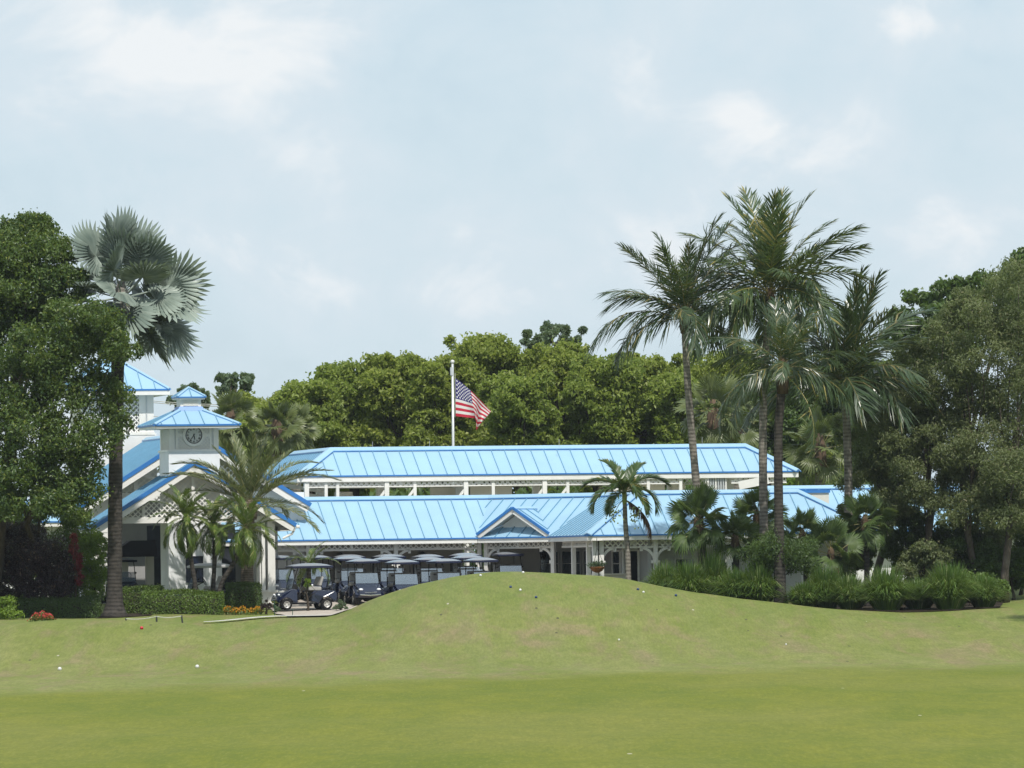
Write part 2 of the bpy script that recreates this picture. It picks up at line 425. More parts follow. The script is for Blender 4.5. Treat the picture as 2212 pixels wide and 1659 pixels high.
# ---------------------------------------------------------------- ground
def sstep(x): x = np.clip(x, 0, 1); return x * x * (3 - 2 * x)
_SIL = [(700, 1331, 268.5), (740, 1320, 267), (800, 1295, 265), (860, 1275, 264), (900, 1262, 263), (980, 1246, 262), (1060, 1238.5, 262), (1120, 1236, 262), (1200, 1237, 262),
        (1280, 1243, 261.5), (1340, 1250, 261), (1420, 1265, 260.5), (1500, 1280, 260), (1600, 1295, 259), (1700, 1302, 258), (1800, 1315, 257), (1900, 1325, 256), (2000, 1332, 256), (2100, 1333, 256), (2212, 1333, 256)]
_S = np.array([[*at(*q)] for q in _SIL])
_HIL = np.array([[*at(px, py, 250)] for px, py in ((-60, 1364), (0, 1357), (60, 1348), (110, 1344), (170, 1342), (300, 1347), (400, 1354), (470, 1364), (540, 1378))])

def base_z(Y):
    Y = np.asarray(Y, float)
    z = -0.15 - 1.45 * sstep((Y - 5) / 80)
    z = z + 1.6 * sstep((Y - 222) / 46)
    return z + 0.5 * np.clip((Y - 268) / 13, 0, 1)

def ground_z(X, Y):
    X = np.asarray(X, float); Y = np.asarray(Y, float)
    b = base_z(Y)
    yc = np.interp(X, _S[:, 0], _S[:, 1]); zc = np.interp(X, _S[:, 0], _S[:, 2])
    amp = np.clip(zc - base_z(yc), 0, None) * sstep((X - _S[0, 0]) / 0.6)
    d = Y - yc
    g = np.where(d < 0, np.exp(-(np.abs(d) / 21.0) ** 1.8), np.exp(-(d / 4.0) ** 2))
    z = b + amp * g
    zh = np.interp(X, _HIL[:, 0], _HIL[:, 2]); ah = np.clip(zh - base_z(250), 0, None)
    ah = ah * sstep((X - _HIL[0, 0] + 3) / 3) * sstep((_HIL[-1, 0] - X) / 1.0)
    d = Y - 250
    z = z + ah * np.where(d < 0, np.exp(-(d / 12.0) ** 2), np.exp(-(d / 5.5) ** 2))
    z = z + 1.25 * np.exp(-((X - 23.4) / 4.2) ** 2 - ((Y - 284) / 9) ** 2)
    near = np.clip((Y - 30) / 60, 0, 1) * np.clip((330 - Y) / 30, 0, 1)
    z = z + near * (0.045 * np.sin(X * 0.55 + 1.3 + Y * .11) * np.sin(Y * 0.19 + X * .2) + 0.02 * np.sin(X * 1.3 - Y * .35))
    return z
def gz(x, y): return float(ground_z(x, y))

xs = np.concatenate([-np.geomspace(3000, 31, 26), np.arange(-30, 30.01, 0.4), np.geomspace(31, 3000, 26)])
ys = np.concatenate([-np.geomspace(600, 5, 10), np.arange(0, 96, 4.0), np.arange(96, 225, 1.0), np.arange(225, 300, 0.5), np.geomspace(301, 5000, 40)])
GX, GY = np.meshgrid(xs, ys)
GZ = ground_z(GX, GY)
gv = np.stack([GX, GY, GZ], -1).reshape(-1, 3)
nx, ny = len(xs), len(ys)
ii = (np.arange(ny - 1)[:, None] * nx + np.arange(nx - 1)[None, :]).ravel()
gf = np.stack([ii, ii + 1, ii + nx + 1, ii + nx], -1)

def np_mesh(name, verts, faces, smooth=False, rnd=None):
    """verts (n,3), faces (m,k) all with k corners"""
    me = bpy.data.meshes.new(name); m, k = faces.shape
    me.vertices.add(len(verts)); me.vertices.foreach_set('co', np.ascontiguousarray(verts, np.float32).ravel())
    me.loops.add(m * k); me.loops.foreach_set('vertex_index', np.ascontiguousarray(faces, np.int32).ravel())
    me.polygons.add(m); me.polygons.foreach_set('loop_start', np.arange(m, dtype=np.int32) * k)
    me.polygons.foreach_set('loop_total', np.full(m, k, np.int32))
    if smooth: me.polygons.foreach_set('use_smooth', np.ones(m, bool))
    me.update(calc_edges=True)
    if rnd is not None:
        a = me.attributes.new('rnd', 'FLOAT', 'FACE'); a.data.foreach_set('value', np.ascontiguousarray(rnd, np.float32))
    return me

def grass_ground():
    m = bpy.data.materials.new('mown_grass'); m.use_nodes = True
    t = m.node_tree; p = t.nodes['Principled BSDF']; p.inputs['Roughness'].default_value = 0.85; p.inputs['Specular IOR Level'].default_value = 0.15
    o = t.nodes.new('ShaderNodeTexCoord').outputs['Object']
    sx = t.nodes.new('ShaderNodeSeparateXYZ'); t.links.new(o, sx.inputs[0]); X, Y = sx.outputs[0], sx.outputs[1]
    # edge of the closely mown fairway
    edge = mth(t, 'ADD', mth(t, 'MULTIPLY', X, 0.9), mth(t, 'MULTIPLY', mth(t, 'MULTIPLY', X, X), -0.045))
    edge = mth(t, 'ADD', edge, 200.0)
    wob = mth(t, 'MULTIPLY', noise(t, mapping(t, o, (1.2, .25, 1)), 1.0, 3), 3.0)
    dd = mth(t, 'SUBTRACT', mth(t, 'ADD', Y, wob), edge)
    tee = mth(t, 'ADD', mth(t, 'MULTIPLY', dd, 0.06, True), 0.0)
    n1 = noise(t, mapping(t, o, (0.42, 0.055, 1)), 1.0, 5, 0.62, 0.4)
    n2 = noise(t, mapping(t, o, (1.5, 0.16, 1), (3, 7, 0)), 1.0, 5, 0.6)
    n3 = noise(t, mapping(t, o, (14, 1.1, 1)), 1.0, 5, 0.75)
    n6 = noise(t, mapping(t, o, (2.2, 0.5, 1), (1, 4, 0)), 1.0, 4, 0.65)
    stripe = mth(t, 'SINE', mth(t, 'ADD', mth(t, 'MULTIPLY', X, 2.3), mth(t, 'MULTIPLY', Y, 0.10)))
    n4 = noise(t, mapping(t, o, (0.16, 0.025, 1), (9, 2, 0)), 1.0, 3, 0.5)
    fair = mixc(t, ramp(t, n1, [(0.36, 0.0), (0.66, 1.0)]), (0.122, 0.148, 0.009), (0.170, 0.178, 0.015))
    fair = mixc(t, ramp(t, n4, [(0.45, 0.0), (0.62, 0.65)]), fair, (0.188, 0.188, 0.034))
    ruf = mixc(t, ramp(t, n1, [(0.35, 0.0), (0.62, 1.0)]), (0.162, 0.187, 0.04), (0.212, 0.218, 0.068))
    ruf = mixc(t, ramp(t, n2, [(0.53, 0.0), (0.72, 0.8)]), ruf, (0.22, 0.175, 0.09))
    # sparse browned patches on the teeing ground
    n5 = noise(t, mapping(t, o, (0.55, 0.06, 1), (14, 5, 0)), 1.0, 4, 0.6, 0.6)
    ruf = mixc(t, ramp(t, n5, [(0.53, 0.0), (0.68, 0.85)]), ruf, (0.235, 0.182, 0.098))
    # fresh greener grass on the face of the mound
    gm = mth(t, 'MULTIPLY', mth(t, 'SUBTRACT', Y, 244.0), 0.12, True)
    ruf = mixc(t, mth(t, 'MULTIPLY', gm, ramp(t, n2, [(0.3, 0.85), (0.6, 0.15)])), ruf, (0.142, 0.187, 0.042))
    c = mixc(t, tee, fair, ruf)
    c = mixc(t, mth(t, 'MULTIPLY', ramp(t, stripe, [(0.35, 0.0), (0.65, 1.0)]), mth(t, 'MULTIPLY', tee, 0.16)), c, (0.20, 0.215, 0.085))
    c = mixc(t, ramp(t, n6, [(0.40, 0.28), (0.62, 0.0)]), c, (0.075, 0.11, 0.018))
    c = mixc(t, ramp(t, n3, [(0.28, 0.5), (0.58, 0.0)]), c, (0.06, 0.085, 0.014))
    c = mixc(t, ramp(t, n3, [(0.55, 0.0), (0.8, 0.5)]), c, (0.24, 0.235, 0.09))
    # divots: small bare or sanded scars
    vo = t.nodes.new('ShaderNodeTexVoronoi'); vo.inputs['Scale'].default_value = 1.0
    t.links.new(mapping(t, o, (1.3, 0.22, 0.0)), vo.inputs['Vector'])
    sp = t.nodes.new('ShaderNodeSeparateColor'); t.links.new(vo.outputs['Color'], sp.inputs[0])
    dot = mth(t, 'LESS_THAN', vo.outputs['Distance'], 0.065)
    dark = mth(t, 'MULTIPLY', mth(t, 'MULTIPLY', dot, mth(t, 'GREATER_THAN', sp.outputs[0], 0.5)), mth(t, 'ADD', mth(t, 'MULTIPLY', tee, 0.7), 0.1))
    c = mixc(t, dark, c, (0.055, 0.05, 0.03))
    pale = mth(t, 'MULTIPLY', dot, mth(t, 'GREATER_THAN', sp.outputs[1], 0.93))
    c = mixc(t, mth(t, 'MULTIPLY', pale, 0.7), c, (0.5, 0.47, 0.38))
    t.links.new(c, p.inputs['Base Color'])
    bn = t.nodes.new('ShaderNodeBump'); bn.inputs['Strength'].default_value = 0.35; bn.inputs['Distance'].default_value = 0.04
    t.links.new(noise(t, mapping(t, o, (14, 3, 1)), 1.0, 4, 0.7), bn.inputs['Height']); t.links.new(bn.outputs[0], p.inputs['Normal'])
    return m
M['ground'] = grass_ground()
gme = np_mesh('ground', gv, gf, True); gme.materials.append(M['ground'])
ground = bpy.data.objects.new('ground', gme); COL.objects.link(ground); tag(ground, kind='structure')

def drape(name, left, right, mt, lift=0.03, na=4, nb=40, kind='structure'):
    """a strip laid on the ground between two polylines of (x, y)"""
    def samp(pl, n):
        pl = np.array(pl); d = np.r_[0, np.cumsum(np.hypot(*np.diff(pl, axis=0).T))]
        q = np.linspace(0, d[-1], n); return np.stack([np.interp(q, d, pl[:, 0]), np.interp(q, d, pl[:, 1])], -1)
    A, B = samp(left, nb), samp(right, nb)
    k = np.linspace(0, 1, na)[:, None, None]; P = A[None] * (1 - k) + B[None] * k
    z = ground_z(P[..., 0], P[..., 1]) + lift
    v = np.concatenate([P, z[..., None]], -1).reshape(-1, 3)
    i = (np.arange(na - 1)[:, None] * nb + np.arange(nb - 1)[None]).ravel()
    me = np_mesh(name, v, np.stack([i, i + nb, i + nb + 1, i + 1], -1), True); me.materials.append(mt)
    o = bpy.data.objects.new(name, me); COL.objects.link(o); return tag(o, kind=kind)

def gp(px, py, Y):
    p = at(px, py, Y); return (p.x, p.y)
# paved yard the buggies stand on, its kerb and the path in front
drape('cart_path', [gp(596, 1325, 269.6), gp(690, 1325, 268.6), gp(746, 1325, 268.2), gp(1000, 1300, 270.2), gp(1262, 1300, 271.5)],
      [gp(560, 1300, 283), gp(700, 1300, 284), gp(800, 1300, 285), gp(1000, 1300, 285.5), gp(1262, 1300, 284)], M['paving'], 0.03, 24, 60)
drape('path_apron', [gp(622, 1330, 263.6), gp(690, 1330, 264.6), gp(752, 1330, 267.0)], [gp(590, 1325, 269.7), gp(690, 1325, 268.7), gp(748, 1325, 268.2)], M['paving'], 0.04, 10, 20)
drape('kerb', [gp(440, 1352, 256.0), gp(520, 1347, 258.8), gp(600, 1339, 261.8), gp(660, 1335, 263.5), gp(720, 1326, 265.0), gp(772, 1318, 266.8)],
      [gp(440, 1352, 256.5), gp(520, 1347, 259.5), gp(600, 1339, 262.8), gp(660, 1335, 264.6), gp(720, 1326, 266.2), gp(772, 1318, 267.6)], M['kerb'], 0.07, 3, 40)

# ---------------------------------------------------------------- clubhouse with its cart porch
AL = R(13.2); TANB = math.tan(R(31.8))
e = V((math.cos(AL), math.sin(AL), 0)); b = V((-math.sin(AL), math.cos(AL), 0))
def flat(p, z): return V((p.x, p.y, z))
def isect(P, d, Q, g):
    den = d.x * g.y - d.y * g.x; w = Q - P
    return P + d * ((w.x * g.y - w.y * g.x) / den)
A0 = at(606, 1168, 281); zE = A0.z; A0 = flat(A0, zE)
L = 2.70; zR = zE + L * TANB
FB, FC = R(-31.8), R(-76.8)
eB = V((math.cos(FB), math.sin(FB), 0)); bB = V((-math.sin(FB), math.cos(FB), 0)); eC = V((math.cos(FC), math.sin(FC), 0)); bC = V((-math.sin(FC), math.cos(FC), 0))
AS = A0 - e * 2.6
V1 = A0 + e * along(A0, e, 1031); V2 = V1 + eB * along(V1, eB, 1186); V3 = V2 + eC * along(V2, eC, 1268); V4 = V3 + e * along(V3, e, 1905)
T1 = flat(isect(V1 + b * L, e, V1 + bB * L, eB), zR); T2 = flat(isect(V2 + bB * L, eB, V2 + bC * L, eC), zR)
T3 = flat(isect(V3 + bC * L, eC, V3 + b * L, e), zR); T4 = flat(V4 + b * L - e * L, zR); TA = flat(AS + b * L, zR)
club = empty('clubhouse', (V1.x, V1.y, 0.3), 'long low white clubhouse with light blue metal roof and open cart porch', 'clubhouse')
deck = MB()
for P in ([AS, V1, T1, TA], [V1, V2, T2, T1], [V2, V3, T3, T2], [V3, V4, T4, T3], [V4, V4 + b * 2 * L, T4], [T4, V4 + b * 2 * L, flat(T3 + b * L, zE), T3]):
    deck.prism(P, (0, 0, -0.06))
for P in ([TA, T1, T1 + b * 5, TA + b * 5], [T1, T2, T2 + b * 5, T1 + b * 5], [T2, T3, T3 + b * 5, T2 + b * 5]): deck.prism([p - V((0, 0, .07)) for p in P], (0, 0, -.05))
roof = deck.build('roof', M['white'], club)
SP = 0.558
facet(roof, [AS, V1, T1, TA], SP, 0.2)
facet(roof, [V1, V2, T2, T1], SP, 0.3)
facet(roof, [V2, V3, T3, T2], SP, 0.2)
facet(roof, [V3, V4, T4, T3], SP, 0.1)
facet(roof, [V4, V4 + b * 2 * L, T4], SP)
for p, q in ((TA, T1), (T1, T2), (T2, T3), (T3, T4)): cap(roof, p, q)
for p, q in ((V3, T3), (V4, T4)): cap(roof, p, q, 0.2, 'hip_cap')
for p, q in ((V1, T1), (V2, T2)):
    mb = MB(); mb.beam(p + V((0, 0, .035)), q + V((0, 0, .035)), .2, .02); mb.build('valley_flashing', M['roof'], roof)

def eave(parent, P, Q, bk, zt=0.0, hf=0.15):
    mb = MB(); o = V((0, 0, zt)); mb.beam(P + o, Q + o, 0.05, 0.06); mb.build('drip_edge', M['trim'], parent)
    mb = MB(); o = V((0, 0, zt - 0.04 - hf / 2)) + bk * 0.03; mb.beam(P + o, Q + o, 0.03, hf); mb.build('fascia', M['white'], parent)
    mb = MB(); o = V((0, 0, zt - 0.04 - hf)) + bk * 0.32; mb.beam(P + o, Q + o, 0.6, 0.02); mb.build('soffit', M['white'], parent)
for P, Q, k in ((AS, V1, b), (V1, V2, bB), (V2, V3, bC), (V3, V4, b)): eave(roof, P, Q, k)
# open pediment over the angled bay
mid = (V1 + V2) / 2; hwB = (V2 - V1).length / 2; za = zE + hwB * TANB
apx = flat(mid, za); K = flat(mid + bB * (hwB * 1.0), za)
up_ = V((0, 0, .12))
pd = MB(); 
for P in ([V1, apx, K], [V2, apx, K]): pd.prism([p + up_ * .9 for p in P], (0, 0, -.05))
ped = pd.build('pediment_roof', M['white'], club)
facet(ped, [p + up_ for p in (V1, apx, K)], SP, .25); facet(ped, [p + up_ for p in (V2, apx, K)], SP, .25)
cap(ped, apx + up_, K + up_, .12, 'ridge_cap', .04)
def rake(parent, P, Q, out, hb=0.13, hw=0.2):
    up = V((0, 0, 1))
    d = (Q - P).normalized(); n = out.cross(d).normalized(); n = n if n.z > 0 else -n
    mb = MB(); mb.beam(P + out * .03 + n * .03, Q + out * .03 + n * .03, 0.06, hb, n); mb.build('rake_trim', M['trim'], parent)
    mb = MB(); o = n * (.03 - hb / 2 - hw / 2); mb.beam(P + o, Q + o, 0.05, hw, n); mb.build('rake_board', M['white'], parent)
rake(ped, V1 + up_, apx + up_, -bB, .11, .15); rake(ped, V2 + up_, apx + up_, -bB, .11, .15)
mb = MB(); sb = .62; zb = zE + sb * TANB
hh = (za - zb) / TANB
mb.prism([flat(mid - eB * hh + bB * sb, zb), flat(mid + eB * hh + bB * sb, zb), flat(mid + bB * sb, za)], bB * .04)
mb.build('pediment_wall', M['white'], club)

FA, FBf, FD = Frame(A0, AL), Frame(V1, FB), Frame(V3, AL)
zf = 0.42
def post(parent, fr, s, t, z0, z1, w=.16, name='post'):
    mb = MB(); mb.box(fr, s - w / 2, s + w / 2, t - w / 2, t + w / 2, z0, z1); mb.build(name, M['white'], parent)
def bracket(parent, fr, s, t, ztop, sg, size=.5, name='bracket'):
    mb = MB(); c = (s + sg * (size + .09), ztop - size - .05); n = 7
    for i in range(n):
        a0, a1 = math.pi / 2 * i / n, math.pi / 2 * (i + 1) / n
        q = []
        for r_, a in ((size, a0), (size, a1), (size + .10, a1), (size + .10, a0)):
            q.append(fr.pt(c[0] - sg * math.cos(a) * r_, t - .03, c[1] + math.sin(a) * r_))
        mb.prism(q, fr.b * .06)
    for s0, z0 in ((s + sg * .12, c[1]), (c[0] - sg * .02, ztop - .06)):
        mb.box(fr, s0 - .055, s0 + .055, t - .03, t + .03, z0 - .07, z0 + .06)
    mb.build(name, M['white'], parent)
def sA(fr, px, t, z): # s coordinate in frame at which the point shows at column px
    P = fr.pt(0, t, z); return along(P, fr.e, px)
def frieze(parent, fr, s0, s1, t, zt, hl=.2, hb=.08, stile=None, wd=.05):
    lattice(parent, fr, [(s0, zt - hl), (s1, zt - hl), (s1, zt), (s0, zt)], t, .16, wd)
    mb = MB(); mb.box(fr, s0, s1, t - .03, t + .03, zt - hl - hb, zt - hl); mb.build('beam', M['white'], parent)
    mb = MB(); mb.box(fr, s0, s1, t - .025, t + .025, zt, zt + .06); mb.build('beam', M['white'], parent)
    for q in stile or []:
        mb = MB(); mb.box(fr, q - .05, q + .05, t - .03, t + .02, zt - hl, zt); mb.build('stile', M['white'], parent)
tp = .5; zt = zE - .17
pA = [sA(FA, p, tp, 2) for p in (665.5, 855, 1035)]
sV1 = (V1 - A0).dot(e)
frieze(club, FA, -1.5, sV1 + .1, tp, zt, stile=[(pA[0] + pA[1]) / 2, (pA[1] + pA[2]) / 2])
for i, s in enumerate(pA):
    post(club, FA, s, tp, zf, zt + .04)
    bracket(club, FA, s, tp, zt - .28, -1)
    if i < 2: bracket(club, FA, s, tp, zt - .28, 1)
lB = (V2 - V1).length
frieze(club, FBf, .12, lB - .1, tp, zt, stile=[lB * .48])
post(club, FBf, .12, tp, zf, zt + .04); bracket(club, FBf, .12, tp, zt - .28, 1); post(club, FBf, lB - .12, tp, zf, zt + .04); bracket(club, FBf, lB - .12, tp, zt - .28, -1)
FCf = Frame(V2, FC); lC = (V3 - V2).length
for s in (2.1, 4.6): post(club, FCf, s, tp, zf, zt + .04)
frieze(club, FCf, .2, lC - .4, tp, zt)
pD = [sA(FD, p, tp, 2) for p in (1285, 1298, 1415.5, 1574.7, 1735)]
frieze(club, FD, pD[0], (V4 - V3).length - .5, tp, zt, .28, .06, [(pD[1] + pD[2]) / 2, (pD[2] + pD[3]) / 2, (pD[3] + pD[4]) / 2])
for i, s in enumerate(pD):
    post(club, FD, s, tp, zf - .1, zt + .04, .2 if i < 2 else .17)
    if i != 0: bracket(club, FD, s, tp, zt - .34, 1)
    if i > 1: bracket(club, FD, s, tp, zt - .34, -1)
# walls
def wallbox(parent, fr, s0, s1, t0, t1, z0, z1, mt, name='wall'):
    mb = MB(); mb.box(fr, s0, s1, t0, t1, z0, z1); return mb.build(name, mt, parent)
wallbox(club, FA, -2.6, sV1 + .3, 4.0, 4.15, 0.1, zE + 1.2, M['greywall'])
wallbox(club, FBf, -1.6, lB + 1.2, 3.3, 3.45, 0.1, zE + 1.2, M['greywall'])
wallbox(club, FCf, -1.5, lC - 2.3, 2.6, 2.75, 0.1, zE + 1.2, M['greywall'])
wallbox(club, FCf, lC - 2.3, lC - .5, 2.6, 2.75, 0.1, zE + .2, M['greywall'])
lD = (V4 - V3).length
wallbox(club, FD, 2.0, lD - 1.0, 2.2, 2.35, 0.1, zE + 1.0, M['stucco'])
wallbox(club, FD, lD - 1.15, lD - 1.0, 2.4, 7, 0.1, zE + .6, M['stucco'])
wallbox(club, FD, sA(FD, 1389, 2.0, 2), sA(FD, 1412, 2.0, 2), 1.95, 2.18, 0.1, zE - .1, M['stone'], 'stone_pier')
def opening(parent, fr, s0, s1, t, z0, z1, name, nx_=2, nz_=2, fw=.06, gm='glass', fm='white'):
    mb = MB()
    mb.box(fr, s0 - fw, s0, t - .04, t + .03, z0 - fw, z1 + fw); mb.box(fr, s1, s1 + fw, t - .04, t + .03, z0 - fw, z1 + fw)
    mb.box(fr, s0, s1, t - .04, t + .03, z1, z1 + fw); mb.box(fr, s0, s1, t - .04, t + .03, z0 - fw, z0)
    f_ = mb.build(name, M[fm], parent)
    dx, dz = (s1 - s0) / nx_, (z1 - z0) / nz_
    for i in range(nx_):
        for j in range(nz_):
            m2 = MB(); m2.box(fr, s0 + i * dx + .014, s0 + (i + 1) * dx - .014, t - .004, t + .012, z0 + j * dz + .014, z0 + (j + 1) * dz - .014)
            m2.build('pane', M[gm], f_)
    m2 = MB(); m2.box(fr, s0, s1, t + .013, t + .02, z0, z1); m2.build('backing', M[fm], f_)
    return f_
s_ = sA(FD, 1459, 2.2, 1.9); opening(club, FD, s_, s_ + .75, 2.17, 1.15, 1.95, 'window', 2, 2)
s_ = sA(FD, 1560, 2.2, 1.9); opening(club, FD, s_, s_ + .62, 2.17, 1.1, 1.85, 'window', 2, 2)
s_ = sA(FD, 1361, 2.2, 1.9); opening(club, FD, s_, s_ + .32, 2.17, .35, 2.3, 'door', 1, 3, .07)
# dark doorways of the shop
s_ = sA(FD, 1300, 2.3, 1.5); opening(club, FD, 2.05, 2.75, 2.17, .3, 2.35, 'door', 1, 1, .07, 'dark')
for i in range(3): opening(club, FCf, .3 + i * 1.5, 1.5 + i * 1.5, 2.57, .35, 2.3, 'door', 2, 4, .06)
for i in range(3): opening(club, FBf, 1.0 + i * 1.05, 1.85 + i * 1.05, 3.27, .35, 2.35, 'door', 2, 4, .05, 'glass', 'greywall')
mb = MB(); mb.box(FD, .55, 2.0, 1.7, 2.3, .25, 1.35); mb.box(FD, .5, 2.05, 1.62, 2.3, 1.35, 1.42); mb.build('counter', M['cream'], club)
# chain downspouts beside the corner posts
for fr, s in ((FBf, .0), (FD, (pD[0] + pD[1]) / 2)):
    mb = MB(); mb.tube([fr.pt(s, .35, zf), fr.pt(s, .35, zE - .15)], .022, 6); mb.build('downspout', M['wood'], club)

# ---------------------------------------------------------------- open upper pavilion behind
U0 = at(642, 1033, 291); zU = at(900, 1027, 292.5).z; U0 = flat(U0, zU); FU = Frame(U0, AL); LU = 1.82; zUR = zU + LU * TANB
lU = along(U0, e, 1725); U1 = U0 + e * lU; DB = 9.6
R0 = FU.pt(LU, LU, zUR); R1 = FU.pt(lU - LU, LU, zUR); R2 = FU.pt(LU, DB, zUR)
pav = empty('open_pavilion', (U0.x, U0.y, 0.3), 'raised open white pavilion with long hipped blue roof seen above the clubhouse ridge', 'pavilion')
mb = MB(); mb.box(FU, .05, lU - .05, .05, 2 * LU, zU - .06, zU - .02); mb.box(FU, .05, 2 * LU, 2 * LU, DB + LU, zU - .06, zU - .02)
mb.prism([R0, R1, FU.pt(lU, 2 * LU, zU), FU.pt(2 * LU, 2 * LU, zU)], (0, 0, -.03)); mb.prism([R0, R2, FU.pt(2 * LU, DB, zU), FU.pt(2 * LU, 2 * LU, zU)], (0, 0, -.03))
proof = mb.build('roof', M['white'], pav)
facet(proof, [U0, U1, R1, R0], .572, .15); facet(proof, [U0, R0, R2, FU.pt(0, DB + LU, zU)], .572, .1); facet(proof, [U1, FU.pt(lU, 2 * LU, zU), R1], .572)
for p, q, n_ in ((R0, R1, 'ridge_cap'), (R0, R2, 'ridge_cap'), (U0, R0, 'hip_cap'), (U1, R1, 'hip_cap')): cap(proof, p, q, .22, n_)
eave(proof, U0, U1, b, 0, .2); eave(proof, FU.pt(0, 0, zU), FU.pt(0, DB + LU, zU), e, 0, .17)
sb = [sA(FU, p, .16, 5) for p in (662, 704, 729, 835, 896, 1006, 1065, 1176, 1226, 1330, 1400, 1470, 1528, 1598, 1660)]
frieze(pav, FU, .3, sb[11] - .0, .16, zU - .2, .23, .05, [(sb[i] + sb[i + 1]) / 2 for i in (3, 5, 7, 9)], .075)
frieze(pav, FU, sb[12] + 1.05, lU - .5, .16, zU - .2, .23, .06, [sb[13]], .075)
frieze(pav, FU, .3, lU - .5, 2 * LU - .5, zU - .2, .23, .05)
for i, s in enumerate(sb[:13]):
    post(pav, FU, s, .16, .3, zU - .14, .19 if i in (0, 3, 5, 7, 9) else .13)
for s in sb[1::2] + [lU - .5]: post(pav, FU, s + .35, 2 * LU - .5, .3, zU - .14, .3)
for s, sg in ((sb[3], -1), (sb[4], -1), (sb[5], -1), (sb[7], -1), (sb[8], -1)):
    p0 = FU.pt(s, .16, zU - .55); mb = MB(); mb.beam(p0, FU.pt(s + sg * .55, .16, zU - 1.25), .09, .1); mb.build('brace', M['white'], pav)
# floor, boards and rails seen through the openings
wallbox(pav, FU, .2, lU - .3, .2, 2 * LU, 3.0, 3.9, M['cream'], 'deck_skirt')
for p0, p1, mt, nm, t in ((984, 1003, 'steel', 'hatch', 1.1), (1016, 1106, 'cream', 'counter_shutter', 1.0), (1342, 1436, 'cream', 'counter_shutter', 1.1), (1452, 1480, 'cream', 'counter_shutter', 1.1)):
    s0, s1 = sA(FU, p0, t, 5), sA(FU, p1, t, 5); wallbox(pav, FU, s0, s1, t, t + .08, 3.8, zU - .48, M[mt], nm)
s0, s1 = sA(FU, 930, 2.2, 5), sA(FU, 985, 2.2, 5); wallbox(pav, FU, s0, s1, 2.2, 2.3, 3.8, zU - .5, M['cream'], 'counter_shutter')
def pxbeam(parent, p0, p1, Y, w, h, name, mt='cream'):
    mb = MB(); mb.beam(at(*p0, Y), at(*p1, Y), w, h, V((0, 0, 1))); mb.build(name, M[mt], parent)
for k in range(3):
    pxbeam(pav, (604, 1046 + 13 * k), (700, 1062 + 13 * k), 294.0 + .25 * k, .08, .15, 'stair_rail')
s0, s1 = sA(FU, 1521, .2, 5), sA(FU, 1570, .2, 5)
lv = wallbox(pav, FU, s0, s1, .22, .28, 4.1, zU - .2, M['steel'], 'louvre_panel')
for i in range(9):
    q = s0 + (s1 - s0) * (i + .5) / 9; mb = MB(); mb.box(FU, q - .03, q + .03, .12, .21, 4.15, zU - .22); mb.build('louvre_slat', M['steel'] if i % 4 else M['white'], lv)
s0, s1 = sA(FU, 1587, .9, 5), sA(FU, 1614, .9, 5); wallbox(pav, FU, s0, s1, .8, 1.5, 3.8, 4.75, M['white'], 'stair_wall')
pxbeam(pav, (1596, 1049), (1660, 1036), 295.2, .12, .35, 'stair_rail', 'white')
mb = MB(); mb.box(FU, sb[12] - 1.0, sb[12] - .92, 1, 1.1, 4.2, 4.75); mb.build('yellow_post', M['yellow'], pav)

# ---------------------------------------------------------------- gatehouse: gabled porch, pier and clock tower
GA = at(420, 1001, 275); FG = Frame(GA, AL); zA = GA.z; HW = 4.05; zGe = zA - HW * TANB; GD = 3.6
gate = empty('clock_tower_gatehouse', (GA.x, GA.y, 0.2), 'white gatehouse with square clock tower rising over a blue gabled porch', 'clock tower')
mb = MB()
for sg in (-1, 1): mb.prism([FG.pt(sg * HW, 0, zGe), FG.pt(0, 0, zA), FG.pt(0, GD, zA), FG.pt(sg * HW, GD, zGe)], (0, 0, -.06))
gr = mb.build('porch_roof', M['white'], gate)
for sg in (-1, 1):
    facet(gr, [FG.pt(sg * HW, 0, zGe), FG.pt(0, 0, zA), FG.pt(0, GD, zA), FG.pt(sg * HW, GD, zGe)], .5)
    rake(gr, FG.pt(sg * HW, 0, zGe), FG.pt(0, 0, zA), -FG.b, .16, .22)
    eave(gr, FG.pt(sg * HW, 0, zGe), FG.pt(sg * HW, GD, zGe), FG.e * -sg)
hl = 3.35
zl = lambda s: zA - .42 - abs(s) * TANB
for s0, s1 in ((-hl, -2.05), (-1.95, -.05), (.05, 1.95), (2.05, hl)):
    lattice(gate, FG, [(s0, 3.9), (s1, 3.9), (s1, max(3.91, zl(s1))), (s0, max(3.91, zl(s0)))], .42, .15)
for s in (-2.0, 0, 2.0): wallbox(gate, FG, s - .06, s + .06, .36, .44, 3.9, zl(s), M['white'], 'king_post')
wallbox(gate, FG, -hl - .2, hl + .2, .33, .52, 3.66, 3.9, M['white'], 'tie_beam')
wallbox(gate, FG, -hl - .05, -hl + .2, .3, .55, .2, 3.66, M['white'], 'post')
pier = wallbox(gate, FG, -1.06, 1.08, .15, 1.9, .1, 3.66, M['stucco'], 'pier')
s0, s1 = sA(FG, 403, .13, 2), sA(FG, 437, .13, 2)
w = opening(gate, FG, s0, s1, .13, at(410, 1257, 275).z, at(410, 1203, 275).z, 'window', 1, 2, .03, 'navyglass', 'navyglass')
wallbox(gate, FG, -.92, -.84, .08, .14, .75, 1.0, M['dark'], 'spout_outlet')
for p0, p1, t in ((555, 564, 1.2), (566, 573, .35), (579, 590, .35)):
    s0, s1 = sA(FG, p0, t, 2), sA(FG, p1, t, 2); wallbox(gate, FG, s0, s1, t, t + .2, .9 if t < 1 else .2, zGe + .3, M['white'], 'post')
s0, s1 = sA(FG, 566, .2, 1), sA(FG, 597, .2, 1)
